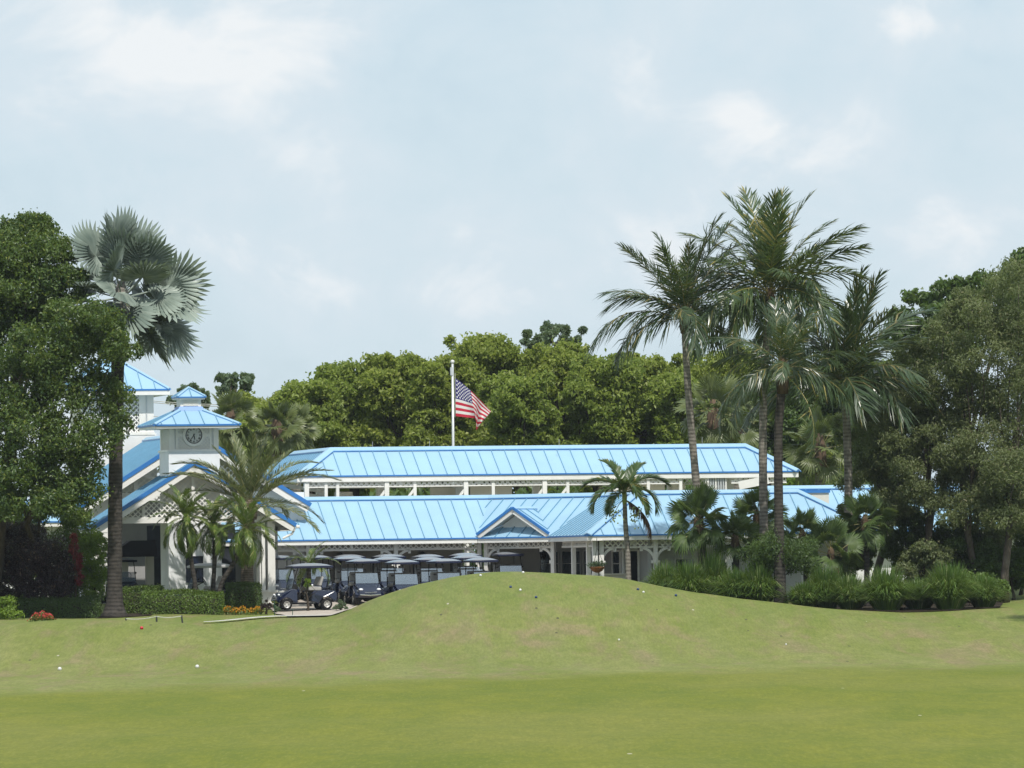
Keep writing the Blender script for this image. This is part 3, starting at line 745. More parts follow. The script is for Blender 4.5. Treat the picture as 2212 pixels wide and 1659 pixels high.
wallbox(gate, FG, s0, s1, .2, .75, .1, .86, M['white'], 'pedestal'); wallbox(gate, FG, s0 - .05, s1 + .05, .15, .8, .86, .95, M['white'], 'pedestal_cap')
wallbox(gate, FG, s1 - .1, s1, .35, .5, .95, zGe + .1, M['white'], 'post')
wallbox(gate, FG, 2.7, 4.0, 3.4, 3.5, .2, zGe + .4, M['greywall'], 'wall')
# porch interior: awning, pillars and a dark back
mb = MB(); mb.prism([FG.pt(-3.0, 3.4, 2.35), FG.pt(-.9, 3.4, 2.35), FG.pt(-.9, 3.9, 3.0), FG.pt(-1.9, 3.9, 3.0)], FG.b * .9); mb.build('awning', M['black'], gate)
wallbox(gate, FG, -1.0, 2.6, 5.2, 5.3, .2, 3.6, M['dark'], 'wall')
for s in (-2.0, -.95): wallbox(gate, FG, s - .16, s + .16, 4.9, 5.15, .2, 2.4, M['cream'], 'pillar')
wallbox(gate, FG, -3.2, -.8, 4.85, 5.2, 2.4, 2.55, M['cream'], 'beam')
# gutter end and pipe
mb = MB(); mb.tube([FG.pt(HW + .02, .0, zGe - .05), FG.pt(HW + .16, .0, zGe - .05)], .06, 6); mb.tube([FG.pt(HW + .0, .1, zGe - .1), FG.pt(HW - .12, .1, zGe - .32), FG.pt(HW - .5, .1, zGe - .5)], .045, 6); mb.build('gutter', M['white'], gate)
# the tower
FT0 = Frame(FG.pt(sA(FG, 419, 1.2, 7), 0, 0), AL)
tc0, tc1, th = 1.2, 3.25, 1.03
zt0 = 1.45 + (1249.6 - 975.5) * 276.2 / 15000; zte = 1.45 + (1249.6 - 919) * 276.2 / 15000
wallbox(gate, FT0, -th, th, tc0, tc1, 3.5, zt0, M['stucco'], 'tower_wall')
wallbox(gate, FT0, -th - .05, th + .05, tc0 - .05, tc1 + .05, zt0, zt0 + .08, M['white'], 'tower_ledge')
wallbox(gate, FT0, -th + .09, th - .09, tc0 + .09, tc1 - .09, zt0 + .08, zte, M['stucco'], 'belfry_wall')
zb0, zb1 = zt0 + .08, zte - .02
for s in (-th + .03, th - .23):
    wallbox(gate, FT0, s, s + .2, tc0 + .02, tc0 + .085, zb0, zb1, M['white'], 'corner_board')
    wallbox(gate, FT0, s, s + .2, tc1 - .2, tc1 - .02, zb0, zb1, M['white'], 'corner_board')
for s in (-.72, .64): wallbox(gate, FT0, s, s + .08, tc0 + .05, tc0 + .088, zb0, zb1, M['white'], 'stile')
zc = 1.45 + (1249.6 - 940.2) * 276.2 / 15000
wallbox(gate, FT0, -.64, .64, tc0 + .055, tc0 + .088, zc - .06, zc + .06, M['white'], 'rail')
wallbox(gate, FT0, -.05, .05, tc0 + .056, tc0 + .087, zb0, zc - .4, M['white'], 'stile')
for s0, s1 in ((-.64, 0), (0, .64)):
    lattice(gate, FT0, [(s0, zb0), (s1, zb0), (s1, zb1), (s0, zb1)], tc0 + .062, .105, .03)
lattice(gate, FT0, [(tc0 + .3, zb0), (tc1 - .3, zb0), (tc1 - .3, zb1), (tc0 + .3, zb1)], -th + .065, .12, .035, axis='side')
# clock
cl = MB(); C0 = FT0.pt(-.0, tc0, zc)
s_c = sA(FT0, 418.9, tc0, zc); C0 = FT0.pt(s_c, tc0, zc)
def ring(r0, r1, t0, t1, n=40):
    mb = MB()
    for i in range(n):
        a0, a1 = 2 * math.pi * i / n, 2 * math.pi * (i + 1) / n
        P = lambda r, a, t: C0 + FT0.e * (r * math.cos(a)) + V((0, 0, r * math.sin(a))) + FT0.b * t
        mb.hexa([P(r0, a0, t1), P(r1, a0, t1), P(r1, a1, t1), P(r0, a1, t1)], [P(r0, a0, t0), P(r1, a0, t0), P(r1, a1, t0), P(r0, a1, t0)])
    return mb
ring(.335, .445, 0.0, .06).build('clock_surround', M['white'], gate)
clk = ring(.0, .335, .02, .05).build('clock_face', M['clockface'], gate)
ring(.31, .336, -.015, .045).build('clock_rim', M['dark'], clk)
def strokes(parent, name, segs, wdt, t=-.0):
    mb = MB()
    for (x0, z0, x1, z1, ww) in segs:
        mb.beam(C0 + FT0.e * x0 + V((0, 0, z0)) + FT0.b * t, C0 + FT0.e * x1 + V((0, 0, z1)) + FT0.b * t, ww, .008, -FT0.b)
    mb.build(name, M['dark'], parent)
ROM = ['XII', 'I', 'II', 'III', 'IIII', 'V', 'VI', 'VII', 'VIII', 'IX', 'X', 'XI']
for h, txt in enumerate(ROM):
    a = math.pi / 2 - 2 * math.pi * h / 12; wd = {'I': .02, 'V': .045, 'X': .045}
    tot = sum(wd[c] for c in txt); x = -tot / 2; segs = []
    ux, uz = math.cos(a), math.sin(a); tx, tz = math.sin(a), -math.cos(a)
    def Pn(q, r_): return (ux * r_ + tx * q, uz * r_ + tz * q)
    for c in txt:
        k = wd[c]; m_ = x + k / 2
        if c == 'I': ss = [(m_, .215, m_, .285)]
        elif c == 'V': ss = [(m_ - k * .4, .285, m_, .215), (m_ + k * .4, .285, m_, .215)]
        else: ss = [(m_ - k * .4, .285, m_ + k * .4, .215), (m_ + k * .4, .285, m_ - k * .4, .215)]
        for (q0, r0, q1, r1) in ss: segs.append((*Pn(q0, r0), *Pn(q1, r1), .011))
        x += k
    strokes(clk, 'numeral', segs, .01, .012)
def hand(name, deg, ln, tail, wdt):
    a = R(90 - deg); strokes(clk, name, [(-math.cos(a) * tail, -math.sin(a) * tail, math.cos(a) * ln, math.sin(a) * ln, wdt)], wdt, .002)
hand('hour_hand', 168, .18, .05, .032); hand('minute_hand', 216, .265, .07, .022)
# tower roof and cupola
ct = (tc0 + tc1) / 2; hr, hp = 1.735, .5
zp = 1.45 + (1249.6 - 889) * 277.3 / 15000
def sq(h, z): return [FT0.pt(x * h, ct + y * h, z) for x, y in ((-1, -1), (1, -1), (1, 1), (-1, 1))]
q0, q1 = sq(hr, zte), sq(hp, zp)
mb = MB(); mb.box(FT0, -hr + .02, hr - .02, ct - hr + .02, ct + hr - .02, zte - .12, zte - .03); mb.hexa([p - V((0, 0, .03)) for p in q0], [p - V((0, 0, .03)) for p in q1])
tr = mb.build('tower_roof', M['white'], gate)
for i in range(4):
    j = (i + 1) % 4
    facet(tr, [q0[i], q0[j], q1[j], q1[i]], .575, .31); cap(tr, q0[i], q1[i], .1, 'hip_cap', .06)
    mb = MB(); mb.beam(q0[i], q0[j], .05, .07); mb.build('drip_edge', M['trim'], tr)
zk = 1.45 + (1249.6 - 879) * 277.3 / 15000; zk2 = 1.45 + (1249.6 - 863) * 277.3 / 15000; zk3 = 1.45 + (1249.6 - 859) * 277.3 / 15000; zk4 = 1.45 + (1249.6 - 838.7) * 277.3 / 15000
mb = MB(); mb.hexa(sq(.6, zp - .05), sq(.46, zk)); mb.build('cupola_flashing', M['trim'], gate)
mb = MB(); mb.hexa(sq(.42, zk - .02), sq(.42, zk2 + .04)); mb.build('cupola_wall', M['white'], gate)
for k in range(5):
    mb = MB(); z = zk + .04 + k * .045; mb.hexa([FT0.pt(x, ct - .445, z) for x in (-.3, .3)] + [FT0.pt(x, ct - .42, z) for x in (.3, -.3)], [FT0.pt(x, ct - .44, z + .02) for x in (-.3, .3)] + [FT0.pt(x, ct - .42, z + .03) for x in (.3, -.3)]); mb.build('louvre_slat', M['white'], gate)
mb = MB(); mb.hexa(sq(.56, zk3 - .08), sq(.56, zk3 - .01)); cr = mb.build('cupola_roof', M['white'], gate)
q0 = sq(.58, zk3); ap = FT0.pt(0, ct, zk4)
for i in range(4):
    j = (i + 1) % 4; facet(cr, [q0[i], q0[j], ap], .58, 0); cap(cr, q0[i], ap, .06, 'hip_cap', .04)
    mb = MB(); mb.beam(q0[i], q0[j], .03, .05); mb.build('drip_edge', M['trim'], cr)

# ---------------------------------------------------------------- gabled hall, lattice tower and wings behind
HA = at(420, 938, 281); FH = Frame(HA, AL); zH = HA.z; HH = 4.75; zHe = zH - HH * TANB; HD = 11
hall = empty('gabled_hall', (HA.x, HA.y, 0.3), 'white hall with blue gable roof and lattice gable just behind the clock tower', 'building')
mb = MB()
for sg in (-1, 1): mb.prism([FH.pt(sg * HH, 0, zHe), FH.pt(0, 0, zH), FH.pt(0, HD, zH), FH.pt(sg * HH, HD, zHe)], (0, 0, -.06))
hrf = mb.build('roof', M['white'], hall)
for sg in (-1, 1):
    facet(hrf, [FH.pt(sg * HH, 0, zHe), FH.pt(0, 0, zH), FH.pt(0, HD, zH), FH.pt(sg * HH, HD, zHe)], .5)
    rake(hrf, FH.pt(sg * HH, 0, zHe), FH.pt(0, 0, zH), -FH.b, .16, .24)
cap(hrf, FH.pt(0, 0, zH), FH.pt(0, HD, zH))
zl2 = lambda s: zH - .45 - abs(s) * TANB
lattice(hall, FH, [(.2, 4.95), (3.3, 4.95), (3.3, zl2(3.3)), (.2, zl2(.2))], .5, .17)
lattice(hall, FH, [(-3.3, 4.95), (-.2, 4.95), (-.2, zl2(-.2)), (-3.3, max(4.96, zl2(-3.3)))], .5, .17)
wallbox(hall, FH, -3.9, 3.9, .42, .6, 4.62, 4.95, M['white'], 'tie_beam')
for s in (-2.35, -.9): wallbox(hall, FH, s - .08, s + .08, .42, .49, 4.95, zl2(s), M['white'], 'king_post')
mb = MB(); mb.beam(FH.pt(-2.3, .44, 5.75), FH.pt(-.9, .44, 5.25), .06, .14); mb.build('brace', M['white'], hall)
wallbox(hall, FH, -4.1, -3.2, .45, .9, .3, 4.62, M['white'], 'column'); wallbox(hall, FH, -3.2, 3.9, 2.2, 2.4, .3, 5.0, M['greywall'], 'wall')
wallbox(hall, FH, 3.0, 4.6, .5, 2.2, .3, 4.9, M['stucco'], 'wall')

TB = at(255, 900, 292); FT = Frame(TB, AL)
zz = lambda y: 1.45 + (1251.7 - y) * 292 / 15000
tall = empty('lattice_tower', (TB.x, TB.y, 0.3), 'tall white tower with lattice openings and pyramid blue roof half hidden by the dark tree', 'tower')
s1 = sA(FT, 338.5, 0, 7); wd_ = 2 * s1 - .0
wallbox(tall, FT, -s1, s1, 0, 2 * s1, .3, zz(937), M['stucco'], 'wall')
s2 = sA(FT, 332.5, 0, 8)
wallbox(tall, FT, -s2 + .1, s2 - .1, .15, 2 * s2 - .1, zz(937), zz(848), M['greywall'], 'belfry_core')
for s in (-s2, s2 - .62):
    wallbox(tall, FT, s, s + .62, .02, .14, zz(937), zz(846), M['white'], 'corner_board'); wallbox(tall, FT, s + .28, s + .34, .0, .03, zz(930), zz(855), M['steel'], 'groove_trim')
for s in (-s2, s2 - .1): wallbox(tall, FT, s, s + .1, .16, 2 * s2, zz(937), zz(846), M['white'], 'corner_board')
lattice(tall, FT, [(-s2 + .62, zz(934)), (s2 - .62, zz(934)), (s2 - .62, zz(850)), (-s2 + .62, zz(850))], .06, .15, .05)
wallbox(tall, FT, -s2 - .04, s2 + .04, -.02, .12, zz(940), zz(934), M['white'], 'tower_ledge')
s3 = sA(FT, 367, -.5, 9); hc = s1
q0 = [FT.pt(x * s3, hc + y * s3, zz(843)) for x, y in ((-1, -1), (1, -1), (1, 1), (-1, 1))]; ap = FT.pt(0, hc, zz(766))
mb = MB(); mb.hexa([p - V((0, 0, .22)) for p in q0], [p - V((0, 0, .01)) for p in q0]); tr2 = mb.build('roof', M['white'], tall)
for i in range(4):
    j = (i + 1) % 4; facet(tr2, [q0[i], q0[j], ap], .575, .2); cap(tr2, q0[i], ap, .1, 'hip_cap', .05)
    mb = MB(); mb.beam(q0[i], q0[j], .05, .07); mb.build('drip_edge', M['trim'], tr2)

LW = at(60, 1128, 283); FL = Frame(LW, AL); zw = LW.z
wing = empty('side_wing', (LW.x, LW.y, 0.3), 'low white wing with pale blue roof beyond the burgundy bushes', 'building')
mb = MB(); mb.prism([FL.pt(-5, 0, zw), FL.pt(2.2, 0, zw), FL.pt(2.2, 1.35, zw + .84), FL.pt(-5, 1.35, zw + .84)], (0, 0, -.06)); wr = mb.build('roof', M['white'], wing)
facet(wr, [FL.pt(-5, 0, zw), FL.pt(2.2, 0, zw), FL.pt(2.2, 1.35, zw + .84), FL.pt(-5, 1.35, zw + .84)], .56, .1); cap(wr, FL.pt(-5, 1.35, zw + .84), FL.pt(2.2, 1.35, zw + .84)); eave(wr, FL.pt(-5, 0, zw), FL.pt(2.2, 0, zw), FL.b)
wallbox(wing, FL, -5, 2, .6, .7, .2, zw, M['stucco'])
mb = MB(); mb.prism([FL.pt(2.0, 1.2, 2.9), FL.pt(3.4, 1.2, 2.75), FL.pt(3.4, 1.2, 2.95), FL.pt(1.8, 1.2, 3.9)], FL.b * 2.5); mb.build('side_soffit', M['brace'], wing)

RW = at(1690, 1150, 284); FR = Frame(RW, AL); zr_ = RW.z; LR = 2.95
far = empty('rear_wing', (RW.x, RW.y, 0.3), 'rear wing with light blue roof running behind the olive grey trees', 'building')
P4 = [FR.pt(0, 0, zr_), FR.pt(13, 0, zr_), FR.pt(13, LR, zr_ + LR * TANB), FR.pt(0, LR, zr_ + LR * TANB)]
mb = MB(); mb.prism(P4, (0, 0, -.06)); rr = mb.build('roof', M['white'], far)
facet(rr, P4, .56, .1); cap(rr, P4[3], P4[2]); eave(rr, P4[0], P4[1], FR.b)
wallbox(far, FR, 0, 12.6, .9, 1.0, .2, zr_, M['stucco'])
s0, s1 = sA(FR, 1700, 1.2, 4), sA(FR, 1791, 1.2, 4); zq = lambda y: 1.45 + (1230.5 - y) * 285.2 / 15000
wallbox(far, FR, s0, s1, 1.2, 2.3, zq(1125), zq(1064), M['cream'], 'dormer_wall'); wallbox(far, FR, s0 - .06, s1 + .04, 1.14, 2.36, zq(1064), zq(1058), M['trim'], 'dormer_cap')
wallbox(far, FR, s0, s1 + .05, 1.1, 1.19, zq(1116), zq(1101), M['trim'], 'dormer_flashing')

# ---------------------------------------------------------------- foliage generators
def rand_dir(n, rng):
    v = rng.normal(size=(n, 3)); return v / np.linalg.norm(v, axis=1)[:, None]
def unit(v): return v / np.maximum(np.linalg.norm(v, axis=1), 1e-6)[:, None]

def leaf_quads(pos, nrm, ln, wd, rng, droop=0.25):
    """folded lozenge leaves: two triangles each"""
    n = len(pos); t = unit(np.cross(nrm, rand_dir(n, rng))); s = np.cross(nrm, t)
    ln = ln * rng.uniform(.65, 1.3, n)[:, None]; wd = wd * rng.uniform(.7, 1.25, n)[:, None]
    fold = nrm * wd * 0.25
    a = pos - t * ln * .5; c = pos + t * ln * .5 - np.array([0, 0, 1]) * ln * droop
    b_ = pos + s * wd * .5 + fold; d = pos - s * wd * .5 + fold
    v = np.stack([a, b_, c, d], 1).reshape(-1, 3)
    k = np.arange(n)[:, None] * 4
    f = np.concatenate([k + np.array([[0, 1, 2]]), k + np.array([[0, 2, 3]])], 1).reshape(-1, 3)
    return v, f, np.repeat(rng.uniform(0, 1, n), 2)

def crown_pts(lobes, n, rng, sub=14, shell=.55, subr=.42, flatten=.8):
    lobes = np.asarray(lobes, float)
    area = (lobes[:, 3] * lobes[:, 5] + lobes[:, 3] * lobes[:, 4]); pr = area / area.sum()
    P, N = [], []
    for lb, q in zip(lobes, pr):
        c, r = lb[:3], lb[3:6]; m = max(20, int(n * q))
        dirs = rand_dir(sub, rng); dirs[:, 2] = np.where(dirs[:, 2] < -.75, -dirs[:, 2], dirs[:, 2])
        cen = c + dirs * r * rng.uniform(.55, .88, sub)[:, None]
        sr = r.mean() * subr * rng.uniform(.65, 1.25, sub)
        k = rng.integers(0, sub, m); dd = rand_dir(m, rng)
        rad = rng.uniform(shell, 1.0, m) ** .6
        rad = rad * (1 + 1.1 * rng.uniform(0, 1, m) ** 7)
        P.append(cen[k] + dd * (sr[k] * rad)[:, None] * np.array([1, 1, flatten]))
        N.append(unit(dd * .45 + rand_dir(m, rng) * 1.0 + np.array([.06, -.3, .28])))
    return np.concatenate(P), np.concatenate(N)

def limb_mesh(base, top, lobes, r0, rng, nl=9):
    mb = MB(); base, top = V(base), V(top)
    pts = []; rr = []
    for i in range(7):
        k = i / 6; w = V((rng.normal() * .06, rng.normal() * .06, 0)) * (top - base).length * .3 * (1 if 0 < i else 0)
        pts.append(base.lerp(top, k) + w); rr.append(r0 * (1.25 if i == 0 else 1) * (1 - .55 * k))
    mb.tube(pts, rr, 8)
    for lb in lobes[:nl]:
        if lb[2] < base.z + (top.z - base.z) * .3: continue
        c = V(lb[:3]); k = rng.uniform(.45, .95); i = min(5, int(k * 6)); p = pts[i]
        m_ = p.lerp(c, .5) + V((rng.normal() * .2, rng.normal() * .2, rng.uniform(-.1, .4)))
        r = rr[i] * .5; mb.tube([p, m_, c - V((0, 0, lb[5] * .3))], [r, r * .6, r * .25], 5)
    return mb

def tree(name, base, lobes, label, lm, n, leaf, cat='tree', group=None, bark='bark', r0=.22, top=None, sub=14, seed=1, subr=.42, wr=.5, trunks=None, shell=.55, flatten=.8):
    rng = np.random.default_rng(seed)
    o = empty(name, base, label, cat, group); B = np.array(base)
    P, N = crown_pts(lobes, n, rng, sub, shell, subr, flatten)
    v, f, rd = leaf_quads(P - B, N, leaf, leaf * wr, rng)
    me = np_mesh('crown', v, f, rnd=rd); me.materials.append(M[lm])
    c = bpy.data.objects.new('crown', me); COL.objects.link(c); c.parent = o
    L_ = np.asarray(lobes); tp = top or tuple(L_[:, :3].mean(0))
    limb_mesh(base, tp, list(L_), r0, rng).build('trunk', M[bark], o, True)
    return o

def lobes_px(spec, Y, rng, depth=1.0):
    """spec: (px, py, half width, half height) in picture units at distance Y"""
    out = []
    for (px, py, rx, ry, *yy) in spec:
        y = (yy[0] if yy else Y) + rng.uniform(-.5, .5) * depth; p = at(px, py, y); s = y / FOC
        out.append((p.x, p.y, p.z, rx * s, (rx + ry) * .5 * s, ry * s))
    return out

# ---- the wood behind: each tree with its own crown
wood = [  # px, top y, half width, Y, label, leaf kind
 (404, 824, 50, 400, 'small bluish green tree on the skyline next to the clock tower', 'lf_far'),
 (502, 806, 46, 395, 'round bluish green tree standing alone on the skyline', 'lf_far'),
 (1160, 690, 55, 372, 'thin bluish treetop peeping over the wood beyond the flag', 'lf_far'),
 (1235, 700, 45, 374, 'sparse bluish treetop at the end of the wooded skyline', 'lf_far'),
 (470, 890, 85, 332, 'low green tree filling the gap just behind the clock tower', 'lf_forest_b'),
 (575, 842, 85, 338, 'rounded yellow green tree in the wood behind the date palm', 'lf_forest'),
 (680, 808, 75, 336, 'green tree in the wood above the end of the pavilion roof', 'lf_forest_b'),
 (765, 772, 90, 340, 'tall ragged tree in the wood with open twigs on top', 'lf_forest_b'),
 (865, 748, 85, 338, 'broad bright tree in the wood between ragged tree and flagpole', 'lf_forest'),
 (960, 760, 70, 335, 'yellowish tree in the wood just beside the flagpole top', 'lf_forest'),
 (1045, 708, 85, 340, 'tallest green tree of the wood, rising over the flag', 'lf_forest'),
 (1120, 800, 80, 331, 'deep green tree in the wood beyond the tip of the flag', 'lf_forest_b'),
 (1195, 728, 85, 338, 'bright dome shaped tree in the wood next to the flag tree', 'lf_forest'),
 (1300, 760, 80, 335, 'lush green tree in the wood above the slender palm', 'lf_forest_b'),
 (1390, 752, 80, 338, 'bright green tree in the wood beneath the drooping coconut fronds', 'lf_forest'),
 (1465, 800, 70, 334, 'green tree in the wood behind the single coconut trunk', 'lf_forest_b'),
 (1560, 745, 80, 340, 'yellow green tree showing between the two coconut crowns', 'lf_forest'),
 (1660, 820, 80, 336, 'dark tree in the wood behind the paired coconut trunks', 'lf_dkgreen'),
 (1760, 800, 85, 338, 'dark tree in the wood behind the upright dark palm', 'lf_dkgreen'),
 (1870, 760, 85, 336, 'bright topped tree in the wood by the olive grey trees', 'lf_forest_b'),
]
for i, (px, py, hw, Y, lab, lm) in enumerate(wood):
    if lm != 'lf_far': hw *= 1.22
    rng = np.random.default_rng(100 + i); s = Y / FOC
    bottom = 990; H_ = bottom - py; spec = []
    farm = lm == 'lf_far'
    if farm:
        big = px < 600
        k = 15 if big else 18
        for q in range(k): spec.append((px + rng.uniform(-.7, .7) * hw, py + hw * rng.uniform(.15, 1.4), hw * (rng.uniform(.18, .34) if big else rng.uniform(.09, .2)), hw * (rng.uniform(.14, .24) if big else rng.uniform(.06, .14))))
        if not big: pass
    else:
        spec.append((px, py + hw * .75, hw * .8, hw * .6))
        for q in range(20):
            a = (q + rng.uniform(0, 1)) / 20; spec.append((px + rng.uniform(-1, 1) * hw * (.5 + .5 * a), py + hw * .4 + a * H_ * .95, hw * rng.uniform(.38, .58), hw * rng.uniform(.30, .46)))
        for q in range(6): spec.append((px + rng.uniform(-.8, .8) * hw, py + hw * rng.uniform(.22, .55), hw * rng.uniform(.14, .3), hw * rng.uniform(.12, .22)))
    lb = lobes_px(spec, Y, rng, 2.5)
    p = at(px, 1200, Y); base = (p.x, p.y, gz(p.x, p.y))
    sub_ = 10 if farm else 48
    tree('forest_tree', base, lb, lab, lm, 3000 if farm else 29000, .225 if not farm else .34, group='trees of the wood behind the pavilion', seed=200 + i, sub=sub_, subr=.42 if farm else .28, shell=.1, wr=.55, r0=.25, bark='bark_dk')

# a low tangle under the crowns closes the view below the trees
rng = np.random.default_rng(5)
P = np.stack([rng.uniform(-22, 26, 26000), rng.uniform(322, 334, 26000), np.zeros(26000)], -1); P[:, 2] = ground_z(P[:, 0], P[:, 1]) + rng.uniform(0, 1, 26000) ** 1.3 * (4.6 + 1.2 * np.sin(P[:, 0] * .9))
v, f, rd = leaf_quads(P, unit(rand_dir(26000, rng) + np.array([0, -.4, .6])), .42, .24, rng)
me = np_mesh('undergrowth', v, f, rnd=rd); me.materials.append(M['lf_dkgreen']); o = bpy.data.objects.new('undergrowth', me); COL.objects.link(o); tag(o, kind='stuff')

rng = np.random.default_rng(6); n_ = 60000
px_ = rng.uniform(540, 1930, n_); topy = np.interp(px_, [540, 620, 760, 900, 1050, 1250, 1450, 1600, 1930], [900, 870, 830, 805, 770, 780, 800, 800, 800]) + 12 * np.sin(px_ * .05) + 8 * np.sin(px_ * .13)
yy_ = rng.uniform(344, 352, n_); X_ = (px_ - 1106) * yy_ / FOC; zt_ = EYE + (HOR - topy) * yy_ / FOC
P = np.stack([X_, yy_, 3 + (zt_ - 3) * rng.uniform(0, 1, n_) ** .8], -1)
v, f, rd = leaf_quads(P, unit(rand_dir(n_, rng) + np.array([0, -.4, .3])), .38, .24, rng)
me = np_mesh('woodland', v, f, rnd=rd); me.materials.append(M['lf_forest_b']); o = bpy.data.objects.new('woodland', me); COL.objects.link(o); tag(o, kind='stuff')

# bright shrubs beyond the pavilion's end
for i, (px, py, hw, Y, lab) in enumerate(((1713, 1040, 26, 312, 'lime green shrub just past the end of the pavilion'), (1765, 1045, 30, 314, 'lime green shrub seen over the rear wing parapet'))):
    rng = np.random.default_rng(300 + i); p = at(px, 1200, Y); base = (p.x, p.y, gz(p.x, p.y))
    spec = [(px + rng.uniform(-.6, .6) * hw, py + rng.uniform(-.5, 2.2) * hw, hw * .6, hw * .5) for _ in range(7)]
    tree('shrub', base, lobes_px(spec, Y, rng), lab, 'lf_lime', 3000, .2, 'shrub', 'lime shrubs behind the roofs', seed=310 + i, r0=.06)

# dark tree on the skyline at the end of the wood
rng = np.random.default_rng(41)
spec = [(1945, 690, 40, 30), (1985, 660, 45, 28), (2010, 700, 60, 45), (2050, 640, 45, 30), (2085, 660, 60, 45), (2130, 615, 45, 26), (2170, 640, 60, 50), (2205, 590, 45, 30), (2240, 570, 60, 40), (2110, 600, 24, 14), (2068, 612, 20, 12), (1975, 632, 16, 10), (2025, 618, 16, 12), (2010, 760, 70, 50), (2110, 720, 80, 60), (2200, 700, 80, 60), (1930, 730, 40, 30), (2215, 556, 30, 20)]
p = at(2090, 1200, 322); tree('broadleaf_tree', (p.x, p.y, gz(p.x, p.y)), lobes_px(spec, 322, rng, 2), 'dark green broadleaf tree climbing the skyline behind the olive grey trees', 'lf_dkgreen', 17000, .30, seed=42, r0=.35, sub=10, subr=.36)

# ---- big glossy tree in front on one side, two crowns
rng = np.random.default_rng(51)
specA = [(60, 505, 52, 42), (15, 560, 70, 60), (100, 560, 62, 55), (55, 630, 85, 60), (140, 545, 35, 28), (125, 625, 50, 45), (30, 700, 90, 60), (-40, 640, 80, 80), (-50, 760, 90, 80), (165, 600, 22, 20), (95, 495, 34, 26), (20, 500, 40, 26)]
p = at(-30, 1330, 268); tree('broadleaf_tree', (p.x, p.y, gz(p.x, p.y)), lobes_px([(a, b_, c * 1.12, d * 1.15) for a, b_, c, d in specA], 266, rng, 1.5), 'tall dark glossy tree with domed yellowish top beside the silver palm', 'lf_dark', 54000, .15, seed=52, r0=.34, bark='bark_dk', sub=30, subr=.33)
rng = np.random.default_rng(53)
specB = [(160, 690, 80, 40), (215, 700, 60, 40), (90, 760, 95, 55), (185, 770, 85, 45), (255, 750, 40, 38), (285, 760, 26, 18), (30, 830, 90, 60), (120, 850, 80, 55), (200, 850, 60, 50), (255, 870, 36, 45), (50, 930, 80, 60), (140, 940, 75, 55), (215, 950, 40, 40), (258, 930, 28, 30), (20, 1010, 80, 50), (110, 1020, 75, 45), (185, 1010, 45, 36), (150, 1060, 70, 30), (110, 1090, 40, 25), (-30, 900, 80, 90), (-30, 1040, 70, 50), (130, 1080, 45, 30), (60, 1090, 60, 36), (150, 1110, 40, 30), (180, 1070, 36, 30), (10, 1090, 50, 36)]
p = at(35, 1330, 271); tree('broadleaf_tree', (p.x, p.y, gz(p.x, p.y)), lobes_px([(a, b_, c * 1.12, d * 1.18) for a, b_, c, d in specB], 263.5, rng, 1.5), 'spreading dark glossy tree whose low branches cross the silver palm trunk', 'lf_dark', 70000, .15, seed=54, r0=.16, bark='bark_dk', sub=28, subr=.33)

# ---- olive grey trees on the other side
oli = [
 (1900, 272.5, [(1905, 830, 60, 45), (1880, 890, 60, 50), (1935, 900, 70, 55), (1865, 960, 50, 45), (1930, 980, 75, 50), (1880, 1010, 55, 36), (1960, 800, 45, 40)], 'slim olive grey tree nearest to the coconut palms'),
 (2003, 271, [(1975, 770, 55, 42), (2030, 750, 55, 42), (1990, 850, 70, 55), (2050, 840, 70, 60), (2000, 940, 75, 55), (2060, 950, 70, 55), (2010, 1020, 70, 45), (1980, 1060, 45, 30), (2040, 700, 40, 34)], 'olive grey tree with straight pale trunk, second from the palms'),
 (2085, 270, [(2085, 690, 50, 48), (2120, 760, 70, 60), (2100, 860, 75, 60), (2130, 960, 75, 60), (2090, 1030, 70, 45), (2110, 1090, 60, 40), (2090, 650, 34, 30)], 'olive grey tree in the middle of the drooping group'),
 (2170, 269, [(2150, 640, 52, 48), (2200, 600, 60, 45), (2185, 700, 75, 65), (2230, 760, 70, 70), (2190, 840, 75, 60), (2220, 930, 75, 70), (2180, 1020, 75, 55), (2210, 1090, 80, 50), (2170, 1120, 60, 30)], 'tallest olive grey tree at the end of the drooping group'),
 (2250, 274, [(2250, 620, 60, 60), (2260, 760, 70, 80), (2250, 900, 70, 80), (2240, 1040, 70, 70), (2230, 1130, 60, 40)], 'olive grey tree half cut off behind the tallest one'),
]
for i, (px, Y, spec, lab) in enumerate(oli):
    rng = np.random.default_rng(400 + i); p = at(px, 1300, Y)
    spec = spec + [(q[0] + rng.uniform(-1, 1) * q[2], q[1] + rng.uniform(-1, 1.2) * q[3], q[2] * .55, q[3] * .5) for q in spec for _ in range(2)] + [(px + rng.uniform(-55, 55), rng.uniform(980, 1110), 45, 32) for _ in range(6)]
    tree('olive_tree', (p.x, p.y, gz(p.x, p.y)), lobes_px(spec, Y, rng, 3), lab, 'lf_olive', 46000, .14, group='olive grey trees beside the palms', seed=410 + i, r0=.17, sub=30, subr=.42, wr=.34, shell=.05)
rng = np.random.default_rng(470)
lb = [(22.5 + rng.uniform(-1.7, 1.7), 245.5 + rng.uniform(-2, 2), 10.5 + rng.uniform(-1.8, 1.8), 1.5, 1.5, 1.3) for _ in range(16)]
tree('olive_tree', (22.5, 245.5, gz(22.5, 245.5)), lb, 'olive grey tree past the lawn corner that shades the grass', 'lf_olive', 20000, .18, group='olive grey trees beside the palms', seed=471, r0=.17, sub=20)
